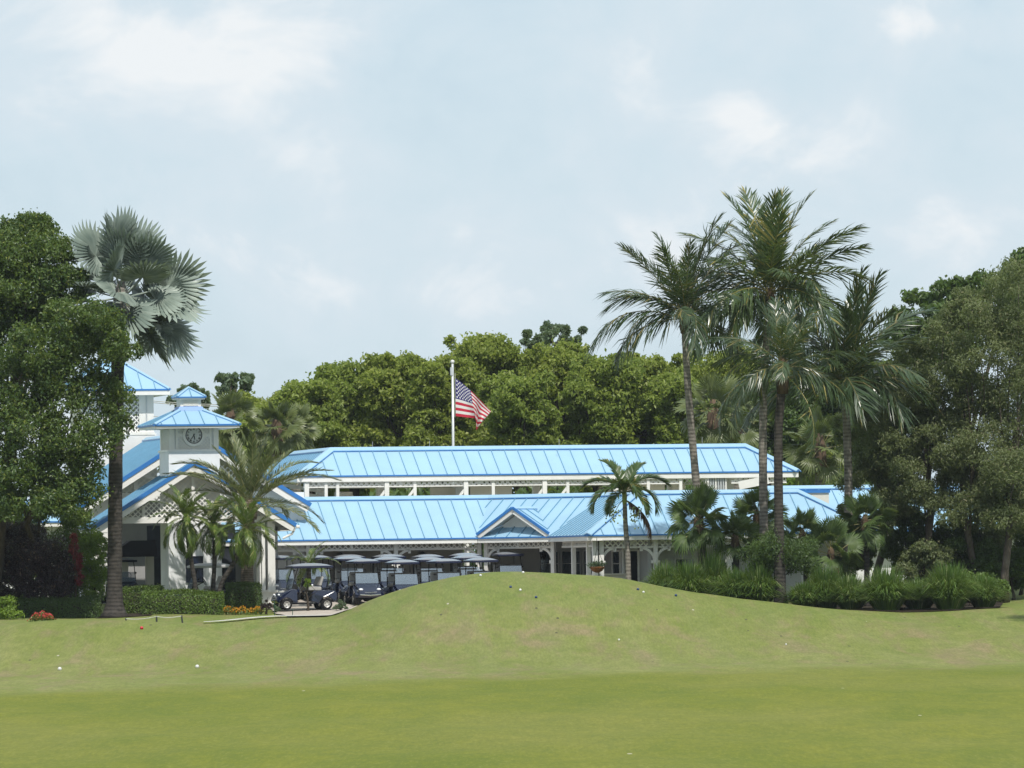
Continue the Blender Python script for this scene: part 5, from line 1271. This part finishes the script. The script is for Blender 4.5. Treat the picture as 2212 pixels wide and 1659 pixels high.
for i, (tr, Y, n, sc, r_, lab) in enumerate(fp):
    lv = [(m_, a_, e_, s_ * sc) for m_, a_, e_, s_ in spread(FN, n, -50, 84, 101 + i, (.85, 1.12), .9, 70 * i)]
    p_, tp_ = palm('fan_palm', tr, Y, [(0, r_ * 1.3), (.3, r_), (1, r_)], lab, 'palmbark_dk', lv, group='green fan palms', fibre=(r_ * 1.5, .5, 'fibre'), seed=110 + i, part='fan_leaf', roll=60)
    if i == 4:
        f = bpy.data.objects.new('dead_leaf', fan_mesh('dead_leaf', .5, .6, 20, R(70), 'deadleaf', 790, .1, .6)); COL.objects.link(f); f.parent = p_; f.location = tp_ - V(p_.location); f.rotation_euler = (0, R(72), R(-20))
# pale fan palms at the edge of the wood
SB = [fan_mesh('pale_fan_leaf', 1.1, .95, 26, R(120), 'sabal', 800 + i, .3, d_, .45, .02) for i, d_ in enumerate((.4, .9, 1.6))]
sbl = [([(505, 1180), (503, 1000), (498, 912)], 306, 'pale fan palm with reddish trunk next to the clock tower'), ([(592, 1180), (595, 1030), (598, 930)], 308, 'pale fan palm with reddish trunk above the date palm'), ([(640, 1180), (640, 1030), (640, 935)], 314, 'pale fan palm just short of the pavilion roof end'), ([(1536, 1180), (1536, 1000), (1540, 895)], 306, 'pale fan palm with stout brown trunk behind the pavilion ridge'), ([(1770, 1180), (1771, 1050), (1772, 970)], 308, 'pale fan palm with bare trunk beyond the pavilion end'), ([(1590, 1180), (1592, 1000), (1592, 905)], 316, 'pale fan palm half hidden behind the tall coconut trunk')]
for i, (tr, Y, lab) in enumerate(sbl):
    lv = [(m_, a_, e_, s_ * (.72 if i < 3 else .9)) for m_, a_, e_, s_ in spread(SB, 24, -55, 84, 121 + i, (.85, 1.1), .9, 40 * i)]
    palm('pale_fan_palm', tr, Y, [(0, .24), (.6, .22), (1, .24)], lab, 'palmbark', lv, group='pale fan palms behind the pavilion', fibre=(.29, 1.2, 'redfibre'), seed=130 + i, part='fan_leaf', roll=60)

# ---------------------------------------------------------------- golf buggies
LOC = Frame((0, 0, 0), 0)   # model space: x forward, y to the left, z up
def ext(mb, prof, y0, y1, m=0):
    """side profile (x, z) between two widths; width may narrow towards given points as (x, z, inset)"""
    a = [V((p[0], y0 + (p[2] if len(p) > 2 else 0), p[1])) for p in prof]; c = [V((p[0], y1 - (p[2] if len(p) > 2 else 0), p[1])) for p in prof]
    n = len(prof); mb.add(a + c, [tuple(range(n)), tuple(range(2 * n - 1, n - 1, -1))] + [(i, n + i, n + (i + 1) % n, (i + 1) % n) for i in range(n)], m)

def make_cart(label, roofmat='navyroof', body='navy'):
    o = empty('golf_buggy', (0, 0, 0), label, 'golf cart', 'golf buggies parked at the clubhouse')
    W = .58
    mb = MB()   # rear body with wheel arches, floor and front cowl
    arch = [(-.48 - .27 * math.cos(a) - .32, .23 + .27 * math.sin(a)) for a in np.linspace(0, math.pi, 7)]
    ext(mb, [(-1.22, .36), (-1.24, .62, .03), (-1.15, .74, .06), (-.30, .76, .04), (-.22, .66), (-.20, .33), (-.52, .24)] + [(-.80 + .28 * math.cos(a), .24 + .27 * math.sin(a)) for a in np.linspace(.15, math.pi - .15, 7)], -W, W)
    mb.build('rear_body', M[body], o, bevel=.03)
    mb = MB(); ext(mb, [(-.28, .22), (-.26, .30), (.40, .30), (.46, .22)], -W + .03, W - .03); mb.build('floor_pan', M['tyre'], o, bevel=.01)
    mb = MB(); ext(mb, [(.36, .28), (.36, .80, .05), (.55, .84, .08), (.92, .70, .10), (1.16, .52, .14), (1.20, .38, .13), (1.12, .28, .10)] + [(.82 + .27 * math.cos(a), .22 + .26 * math.sin(a)) for a in np.linspace(.2, math.pi - .2, 7)], -W, W)
    cowl = mb.build('front_cowl', M[body], o, bevel=.04)
    mb = MB(); mb.tube([(1.17, -.42, .40), (1.225, 0, .37), (1.17, .42, .40)], .025, 6); mb.tube([(.98, -.50, .56), (1.13, -.40, .50), (1.21, 0, .475), (1.13, .40, .50), (.98, .50, .56)], .014, 6); mb.build('bumper_strip', M['chrome'], o)
    for y in (-.36, .36):
        mb = MB(); mb.ball((1.075, y, .60), .085, 10, 6, 0, (.6, 1.1, .55)); mb.build('headlight', M['lamp'], o, True)
    for x, y in ((.82, -.5), (.82, .5), (-.80, -.5), (-.80, .5)):
        mb = MB(); sg = 1 if y > 0 else -1; rr = ((.10, .12), (.19, .125), (.222, .09), (.226, .0), (.222, -.09), (.19, -.125), (.10, -.12))
        nseg = 20
        for k in range(len(rr) - 1):
            for i in range(nseg):
                a0, a1 = 2 * math.pi * i / nseg, 2 * math.pi * (i + 1) / nseg
                q = lambda r_, w_, a: V((x + r_ * math.cos(a), y + w_, .226 + r_ * math.sin(a)))
                mb.add([q(*rr[k], a0), q(*rr[k], a1), q(*rr[k + 1], a1), q(*rr[k + 1], a0)], [(3, 2, 1, 0)])
        wh = mb.build('wheel', M['tyre'], o, True)
        mb = MB()
        for r0, r1, t0 in ((0, .045, .11), (.045, .11, .085), (.11, .13, .125)):
            for i in range(16):
                a0, a1 = 2 * math.pi * i / 16, 2 * math.pi * (i + 1) / 16; q = lambda r_, a, t_: V((x + r_ * math.cos(a), y + sg * t_, .226 + r_ * math.sin(a)))
                if r0 == .045 and i % 4 == 0: continue
                mb.add([q(r0, a0, t0), q(r1, a0, t0 + .01), q(r1, a1, t0 + .01), q(r0, a1, t0)], [(0, 1, 2, 3) if sg > 0 else (3, 2, 1, 0)])
        mb.build('rim', M['rim'], wh)
    mb = MB(); ext(mb, [(-.62, .76), (-.62, .90, .02), (-.10, .92, .02), (-.06, .84), (-.08, .76)], -.52, .52); mb.build('seat', M['seat'], o, bevel=.03)
    mb = MB(); ext(mb, [(-.62, .93), (-.74, 1.28, .04), (-.66, 1.31, .04), (-.52, .95)], -.50, .50); mb.build('backrest', M['seat'], o, bevel=.03)
    mb = MB(); ext(mb, [(.30, .82), (.38, 1.02, .04), (.52, .98, .05), (.56, .80)], -.5, .5); mb.build('dashboard', M['tyre'], o, bevel=.02)
    mb = MB(); n = 16
    mb.tube([(.02 + .06 * math.cos(2 * math.pi * i / n), .25 + .17 * math.sin(2 * math.pi * i / n), 1.09 + .14 * math.cos(2 * math.pi * i / n)) for i in range(n + 1)], .014, 5, cap=False); mb.tube([(.03, .25, 1.09), (.36, .25, .93)], .018, 5); mb.build('steering_wheel', M['tyre'], o)
    # roof on four struts
    mb = MB(); nx_, ny_ = 9, 9; vs = []
    for k, zz_ in enumerate((0, 1)):
        for i in range(nx_):
            for j in range(ny_):
                u, w_ = i / (nx_ - 1) * 2 - 1, j / (ny_ - 1) * 2 - 1; r_ = (abs(u) ** 4 + abs(w_) ** 4) ** .25; r_ = max(1, r_)
                sq_ = max(abs(u), abs(w_)) ; f_ = (1 - .06 * (abs(u) * abs(w_)) ** 2)
                vs.append(V((-.26 + u * .88 * f_, w_ * .57 * f_, 1.72 if zz_ else 1.63)))
    fs = []
    N_ = nx_ * ny_
    for i in range(nx_ - 1):
        for j in range(ny_ - 1):
            a = i * ny_ + j; fs.append((N_ + a, N_ + a + ny_, N_ + a + ny_ + 1, N_ + a + 1)); fs.append((a, a + 1, a + ny_ + 1, a + ny_))
    rim_ = [i * ny_ for i in range(nx_)] + [(nx_ - 1) * ny_ + j for j in range(1, ny_)] + [i * ny_ + ny_ - 1 for i in range(nx_ - 2, -1, -1)] + [j for j in range(ny_ - 2, 0, -1)]
    for i, a in enumerate(rim_): c = rim_[(i + 1) % len(rim_)]; fs.append((a, c, N_ + c, N_ + a))
    mb.add(vs, fs); rf_ = mb.build('roof', M[roofmat], o, bevel=.015)
    mb = MB(); g = []
    for i in range(nx_):
        for j in range(ny_):
            p = vs[N_ + i * ny_ + j]; u, w_ = i / (nx_ - 1) * 2 - 1, j / (ny_ - 1) * 2 - 1
            g.append(V((-.26 + (p.x + .26) * .97, p.y * .97, 1.718 + .105 * (1 - abs(u) ** 3) * (1 - abs(w_) ** 3))))
    mb.add(g, [(i * ny_ + j, (i + 1) * ny_ + j, (i + 1) * ny_ + j + 1, i * ny_ + j + 1) for i in range(nx_ - 1) for j in range(ny_ - 1)]); mb.build('roof_top', M['rooftop' if roofmat == 'navyroof' else 'greyroof'], rf_, True)
    for y in (-.47, .47):
        mb = MB(); mb.tube([(.56, y, .82), (.46, y * .98, 1.2), (.30, y * .96, 1.68)], .018, 6); mb.build('roof_strut', M['tyre'], o)
        mb = MB(); mb.tube([(-.86, y, .74), (-.90, y, 1.3), (-.88, y * .98, 1.68)], .018, 6); mb.build('roof_strut', M['tyre'], o)
    mb = MB(); mb.hexa([(.58, -.46, .84), (.58, .46, .84), (.57, .46, .84), (.57, -.46, .84)], [(.45, -.455, 1.24), (.45, .455, 1.24), (.44, .455, 1.24), (.44, -.455, 1.24)]); ws = mb.build('windshield', M['screen'], o)
    # bag rack at the back
    mb = MB(); mb.tube([(-1.02, -.4, .74), (-1.12, -.4, 1.12), (-1.12, .4, 1.12), (-1.02, .4, .74)], .016, 6); mb.tube([(-.88, -.42, 1.08), (-1.12, -.4, 1.10)], .014, 5); mb.tube([(-.88, .42, 1.08), (-1.12, .4, 1.10)], .014, 5); mb.build('bag_rack', M['tyre'], o)
    mb = MB(); ext(mb, [(-1.18, .42), (-1.20, .5), (-1.05, .5), (-1.03, .42)], -.4, .4); mb.build('rear_step', M['tyre'], o)
    for y in (-.5, .5):
        mb = MB(); mb.ball((.30, y * 1.04, 1.2), .06, 8, 6, 0, (.4, 1, .7)); mb.tube([(.44, y * .94, 1.2), (.30, y * 1.04, 1.2)], .01, 4); mb.build('mirror', M['tyre'], o, True)
    return o

def copy_thing(src, loc, rz, label):
    c = src.copy(); COL.objects.link(c); c.location = loc; c.rotation_euler = (0, 0, rz); c['label'] = label
    for ch in list(src.children):
        d = ch.copy(); COL.objects.link(d); d.parent = c
        for g in list(ch.children):
            h = g.copy(); COL.objects.link(h); h.parent = d
    return c
def spot(px, Y): p = at(px, 1320, Y); return V((p.x, p.y, gz(p.x, p.y) + .035))
FWD = AL - math.pi / 2
side = make_cart('dark blue golf buggy parked side on at the end of the path')
side.location = spot(655, 271.2); side.rotation_euler = (0, 0, math.pi + AL + .06)
ordn = ['first', 'second', 'third', 'fourth']
rows = [('front', 275.2, (784.6, 869.6, 961, 1040), 'dark blue golf buggy facing out, {} in the front line beside the mound'),
        ('middle', 277.9, (754, 838.5, 927, 1011.7), 'dark blue golf buggy half hidden, {} in the second line of parked buggies'),
        ('back', 280.7, (754.8, 840.8, 924.7, 1006), 'dark blue golf buggy under the eaves, {} in the last line of parked buggies')]
for nm, Y, cols, lab in rows:
    for i, px in enumerate(cols): copy_thing(side, spot(px + 3, Y), FWD + random.uniform(-.03, .03), lab.format(ordn[i]))
copy_thing(side, spot(1098.7, 282.6), FWD, 'dark blue golf buggy alone in shade under the angled bay')
copy_thing(side, spot(684, 280.2), FWD, 'golf buggy under the porch behind the side on buggy')
copy_thing(side, spot(606, 279.4), FWD, 'golf buggy standing behind the white pedestal posts')
copy_thing(side, spot(262, 279.5), FWD + .1, 'dark blue golf buggy inside the porch behind the silver palm trunk')
pale = make_cart('pale roofed golf buggy seen over the hedge before the white pier', 'greyroof')
pale.location = spot(441, 271.9); pale.rotation_euler = (0, 0, math.pi + AL)

# ---------------------------------------------------------------- flagpole and flag
pf = at(980.5, 1200, 303); bz = gz(pf.x, pf.y); ptop = at(977.5, 786, 303)
fpole = empty('flagpole', (pf.x, pf.y, bz), 'tall pale metal flagpole rising behind the pavilion roof', 'flagpole')
mb = MB(); mb.tube([(pf.x, pf.y, bz), (ptop + V((pf.x, pf.y, bz))) / 2, ptop], [.065, .06, .05], 10); mb.build('pole', M['steel'], fpole, True)
mb = MB(); mb.ball(ptop + V((0, 0, .09)), .09, 10, 8); mb.build('finial', M['whiteball'], fpole, True)
mb = MB(); mb.tube([ptop - V((.03, 0, .5)), ptop - V((.04, 0, .15))], [.08, .07], 8); mb.build('truck', M['steel'], fpole)
mb = MB(); mb.tube([at(983, 806, 302.9), at(982.5, 900, 302.9)], .012, 5); mb.build('halyard', M['rope'], fpole)

def flag_mat():
    m = bpy.data.materials.new('flag_cloth'); m.use_nodes = True; t = m.node_tree; p = t.nodes['Principled BSDF']; p.inputs['Roughness'].default_value = .8
    uv = t.nodes.new('ShaderNodeTexCoord').outputs['UV']; s = t.nodes.new('ShaderNodeSeparateXYZ'); t.links.new(uv, s.inputs[0]); u, v = s.outputs[0], s.outputs[1]
    st = mth(t, 'MODULO', mth(t, 'FLOOR', mth(t, 'MULTIPLY', v, 13)), 2)
    c = mixc(t, st, (0.52, 0.02, 0.05), (0.74, 0.72, 0.70))
    can = mth(t, 'MULTIPLY', mth(t, 'LESS_THAN', u, .4), mth(t, 'LESS_THAN', v, 7 / 13))
    a, b_ = mth(t, 'MULTIPLY', u, 12 / .4), mth(t, 'MULTIPLY', v, 10 * 13 / 7)
    ra, rb = mth(t, 'ROUND', a), mth(t, 'ROUND', b_)
    ok = mth(t, 'LESS_THAN', mth(t, 'ABSOLUTE', mth(t, 'MODULO', mth(t, 'ADD', ra, rb), 2)), .5)
    for q, lim in ((ra, 11.5), (rb, 9.5)): ok = mth(t, 'MULTIPLY', ok, mth(t, 'MULTIPLY', mth(t, 'GREATER_THAN', q, .5), mth(t, 'LESS_THAN', q, lim)))
    dx, dy = mth(t, 'SUBTRACT', a, ra), mth(t, 'SUBTRACT', b_, rb)
    dist = mth(t, 'SQRT', mth(t, 'ADD', mth(t, 'MULTIPLY', dx, dx), mth(t, 'MULTIPLY', dy, dy)))
    star = mth(t, 'MULTIPLY', ok, mth(t, 'LESS_THAN', dist, .45))
    c = mixc(t, can, c, mixc(t, star, (0.035, 0.03, 0.16), (0.74, 0.72, 0.72)))
    t.links.new(c, p.inputs['Base Color'])
    tr = t.nodes.new('ShaderNodeBsdfTranslucent'); t.links.new(c, tr.inputs[0]); mx = t.nodes.new('ShaderNodeMixShader'); mx.inputs[0].default_value = .35
    t.links.new(p.outputs[0], mx.inputs[1]); t.links.new(tr.outputs[0], mx.inputs[2]); t.links.new(mx.outputs[0], t.nodes['Material Output'].inputs[0])
    return m
sF = 303 / FOC; NU, NV = 40, 26; vs = []; uvs = []
f0 = at(983.5, 817, 302.9)
for i in range(NU + 1):
    u = i / NU
    for j in range(NV + 1):
        v = j / NV
        # top edge runs down to the far corner; lower part hangs in a fold
        tx, ty = 76 * u ** .9 * (1 - .04 * v), 72 * u ** 1.05
        bx = float(np.interp(u, [0, .4, .55, .75, 1], [0, 41, 46, 42, 50])); by = float(np.interp(u, [0, .4, .55, .75, 1], [82, 87, 96, 112, 106]))
        k = v ** (1 + .5 * u)
        x = tx * (1 - k) + bx * k; y = ty * (1 - k) + by * k
        dep = .16 * math.sin(u * 9 + v * 2.2) * u + .5 * u + .28 * math.sin(u * 15 - v * 3) * u * v
        x += 2.2 * math.sin(u * 14 + v * 3.0) * u * v
        vs.append(f0 + V((x * sF, dep, -y * sF))); uvs.append((u, v))
fs = [(i * (NV + 1) + j, i * (NV + 1) + j + 1, (i + 1) * (NV + 1) + j + 1, (i + 1) * (NV + 1) + j) for i in range(NU) for j in range(NV)]
mb = MB(); mb.add(vs, fs); M['flag'] = flag_mat(); fo = mb.build('flag', M['flag'], None, True)
ul = fo.data.uv_layers.new(name='UVMap'); vi = [l.vertex_index for l in fo.data.loops]
ul.data.foreach_set('uv', [c for k in vi for c in uvs[k]])
tag(fo, 'american flag with stars and stripes hanging folded from the flagpole', 'flag')

# ---------------------------------------------------------------- small things
for i, (fr, s, lab) in enumerate(((FA, sA(FA, 735, 3.9, 2.3), 'dark wall lantern behind the first cart porch bay'), (FA, sA(FA, 912, 3.9, 2.3), 'dark wall lantern behind the second cart porch bay'), (FBf, 1.2, 'dark wall lantern at the corner of the angled bay'))):
    t0 = 3.98 if fr is FA else 3.28
    P = fr.pt(s, t0 - .12, 2.25); o = empty('wall_lantern', P, lab, 'lantern', 'wall lanterns of the cart porch')
    mb = MB(); mb.box(fr, s - .04, s + .04, t0 - .03, t0, 2.15, 2.4); mb.beam(fr.pt(s, t0 - .02, 2.36), fr.pt(s, t0 - .16, 2.36), .03, .03); mb.build('wall_plate', M['dark'], o)
    mb = MB(); mb.hexa([fr.pt(s + a, t0 - .14 + c, 2.02) for a, c in ((-.05, -.05), (.05, -.05), (.05, .05), (-.05, .05))], [fr.pt(s + a, t0 - .14 + c, 2.32) for a, c in ((-.11, -.11), (.11, -.11), (.11, .11), (-.11, .11))]); mb.build('lamp_body', M['black'], o)
    mb = MB(); mb.hexa([fr.pt(s + a, t0 - .14 + c, 2.32) for a, c in ((-.13, -.13), (.13, -.13), (.13, .13), (-.13, .13))], [fr.pt(s + a, t0 - .14 + c, 2.44) for a, c in ((-.02, -.02), (.02, -.02), (.02, .02), (-.02, .02))]); mb.build('lamp_cap', M['dark'], o)
# hanging basket
hb = at(1290, 1224, 274.3); o = empty('hanging_basket', hb, 'brown hanging basket of dark plants on the white corner posts', 'hanging basket')
mb = MB()
for k in range(5):
    pass
mb.tube([hb + V((0, 0, -.24)), hb + V((0, 0, -.18)), hb + V((0, 0, -.06)), hb], [.06, .19, .29, .31], 14); mb.build('basket', M['terracotta'], o, True)
rng = np.random.default_rng(95); P = np.array(hb) + rng.normal(0, 1, (420, 3)) * np.array([.15, .13, .06]) + np.array([0, 0, .07]); v, f, rd = leaf_quads(P - np.array(hb), unit(rand_dir(420, rng) + np.array([0, 0, .5])), .09, .05, rng)
me = np_mesh('foliage', v, f, rnd=rd); me.materials.append(M['lf_far']); c = bpy.data.objects.new('foliage', me); COL.objects.link(c); c.parent = o
mb = MB(); 
for a in range(3): mb.tube([hb + V((.3 * math.cos(a * 2.1), .3 * math.sin(a * 2.1), 0)), hb + V((0, 0, .75))], .008, 4)
mb.tube([hb + V((0, 0, .75)), hb + V((0, .0, 1.15))], .01, 4); mb.build('chain', M['wood'], o, kind='stuff')
# security camera on the gable
sc_ = FG.pt(sA(FG, 612, .25, 3.9), .22, 1.45 + (1247 - 1116) * 275 / 15000); o = empty('security_camera', sc_, 'small white security camera under the porch gable corner', 'camera')
mb = MB(); mb.box(Frame(sc_, AL), -.12, .12, 0, .1, sc_.z - .07, sc_.z + .07); mb.build('housing', M['white'], o)
mb = MB(); mb.ball(sc_ + V((.02, -.05, -.02)), .06, 10, 8); mb.build('lens', M['black'], o, True)
# drums stacked on the pavilion floor
for k, (y0, lab) in enumerate(((1070, 'lower white round drum of the stack on the pavilion floor'), (1063, 'upper white round drum of the stack on the pavilion floor'))):
    p = at(742, y0 + 3, 294); mb = MB(); r_ = .42 - .03 * k
    mb.tube([p - V((0, 0, .09)), p - V((0, 0, .07)), p + V((0, 0, .05)), p + V((0, 0, .07))], [r_ * .92, r_, r_, r_ * .9], 20); o = mb.build('drum', M['cream'], None, False); tag(o, lab, 'drum', 'stacked drums')
# markers on the tees
def marker(px, py, Y0, mt, label, r=.068, nm='tee_marker', grp='tee markers'):
    lo_, hi_ = 100.0, 262.0
    best = None
    for i in range(1200):
        Y = 100 + i * .1350; p = at(px, py, Y)
        if p.z - gz(p.x, p.y) <= r * .8: best = p; break
    if best is None: best = at(px, py, Y0)
    mb = MB(); mb.ball(best, r, 14, 10); o = mb.build(nm, M[mt], None, True); return tag(o, label, 'tee marker', grp)
marker(129, 1445, 227, 'whiteball', 'white ball tee marker nearest the picture edge, below the hedge', .066)
marker(426, 1440, 228, 'whiteball', 'white ball tee marker below the rope fence', .066)
marker(306, 1356.5, 249, 'redball', 'red ball tee marker in front of the rope fence', .062)
marker(1103, 1268, 252, 'blueball', 'blue tee marker high on the mound next to a white one', .052)
marker(1158, 1290, 246, 'blueball', 'lower blue tee marker on the middle of the mound', .052)
marker(1378, 1273, 255, 'blueball', 'blue tee marker under the slender palm', .052)
marker(1460, 1286, 252, 'blueball', 'blue tee marker closest to the fountain grass', .052)
marker(1124, 1274.5, 252, 'whiteball', 'small white marker between the two blue ones on the mound', .05)
marker(1390, 1279, 254, 'whiteball', 'small white marker between two blue ones near the fountain grass', .045)
marker(1038, 1243, 261, 'whiteball', 'small pale marker on the mound edge against the buggies', .05)
marker(1130, 1236.5, 261.8, 'whiteball', 'small white marker on the very top of the mound', .05)
marker(1337, 1382, 236, 'whiteball', 'white golf ball lying on the grass below the mound', .035, 'golf_ball', 'golf balls')
marker(1698, 1392, 236, 'whiteball', 'white golf ball lying on the grass below the fountain grass', .032, 'golf_ball', 'golf balls')
# rope fence
rope = None; tops = []; fy = 256.5; o = None
pb = at(333, 1350, fy); rf = empty('rope_fence', (pb.x, pb.y, gz(pb.x, pb.y)), 'low rope fence on three dark posts behind the red marker', 'fence')
for (bx_, by_, tx_, ty_) in ((273, 1356, 272, 1335), (339, 1354, 338, 1330), (396, 1358, 392, 1329)):
    p, q = at(bx_, by_, fy), at(tx_, ty_, fy); p.z = min(p.z, gz(p.x, p.y)) - .02; mb = MB(); mb.tube([p, q], .032, 8); mb.build('post', M['wood'], rf); tops.append(q - V((0, .03, .03)))
for a, c in zip(tops, tops[1:]):
    mb = MB(); mb.tube([a.lerp(c, k / 8) - V((0, 0, .05 * math.sin(math.pi * k / 8))) for k in range(9)], .014, 5); mb.build('rope', M['rope'], rf)
for px, Y, h_, lab in ((593, 264.5, .55, 'thin green stake standing on the grass before the pedestal'), (632, 264.8, .25, 'shorter green stake at the edge of the paved path')):
    p = at(px, 1320, Y); z = gz(p.x, p.y); mb = MB(); mb.tube([(p.x, p.y, z), (p.x, p.y, z + h_)], .014, 6); mb.ball((p.x, p.y, z + h_), .02, 6, 4); tag(mb.build('stake', M['stake']), lab, 'stake', 'green stakes')
# power lines far behind
for i, (y0, y1, x1, lab) in enumerate(((851, 853, 560, 'upper pale power line crossing behind the clock tower'), (854.5, 857, 560, 'lower pale power line crossing behind the clock tower'), (883, 886, 520, 'single pale wire lower down behind the clock tower'))):
    mb = MB(); A_, B_ = at(200, y0, 342), at(x1 + 200, y1 + 2, 358); mb.tube([A_.lerp(B_, k / 10) - V((0, 0, .5 * math.sin(math.pi * k / 10))) for k in range(11)], .018, 4); tag(mb.build('power_line', M['rope']), lab, 'power line', 'power lines')
# thin rods on the pavilion ridge
for i, px in enumerate((805, 928, 1208, 1517)):
    p = at(px, 970, 294.5); p.z = zUR; mb = MB(); mb.tube([p, p + V((0, 0, .36))], .008, 5); tag(mb.build('lightning_rod', M['steel']), ('thin lightning rod on the pavilion ridge before the ragged tree', 'thin lightning rod on the pavilion ridge beside the flagpole', 'thin lightning rod on the pavilion ridge right of the flag', 'thin lightning rod on the pavilion ridge at the coconut trunk')[i], 'lightning rod', 'lightning rods')

# ---------------------------------------------------------------- thin sea air between the camera and the wood
mb = MB(); mb.box(LOC, -3300, 3300, -900, 5300, -4, 21)
hz = mb.build('haze', [], None); tag(hz, kind='stuff')
hm = bpy.data.materials.new('thin_haze'); hm.use_nodes = True; ht = hm.node_tree
for n in list(ht.nodes):
    if n.type == 'BSDF_PRINCIPLED': ht.nodes.remove(n)
pv = ht.nodes.new('ShaderNodeVolumePrincipled'); pv.inputs['Color'].default_value = (0.86, 0.93, 1.0, 1); pv.inputs['Density'].default_value = 0.00007; pv.inputs['Anisotropy'].default_value = 0.2
ht.links.new(pv.outputs[0], ht.nodes['Material Output'].inputs['Volume'])
hz.data.materials.append(hm)
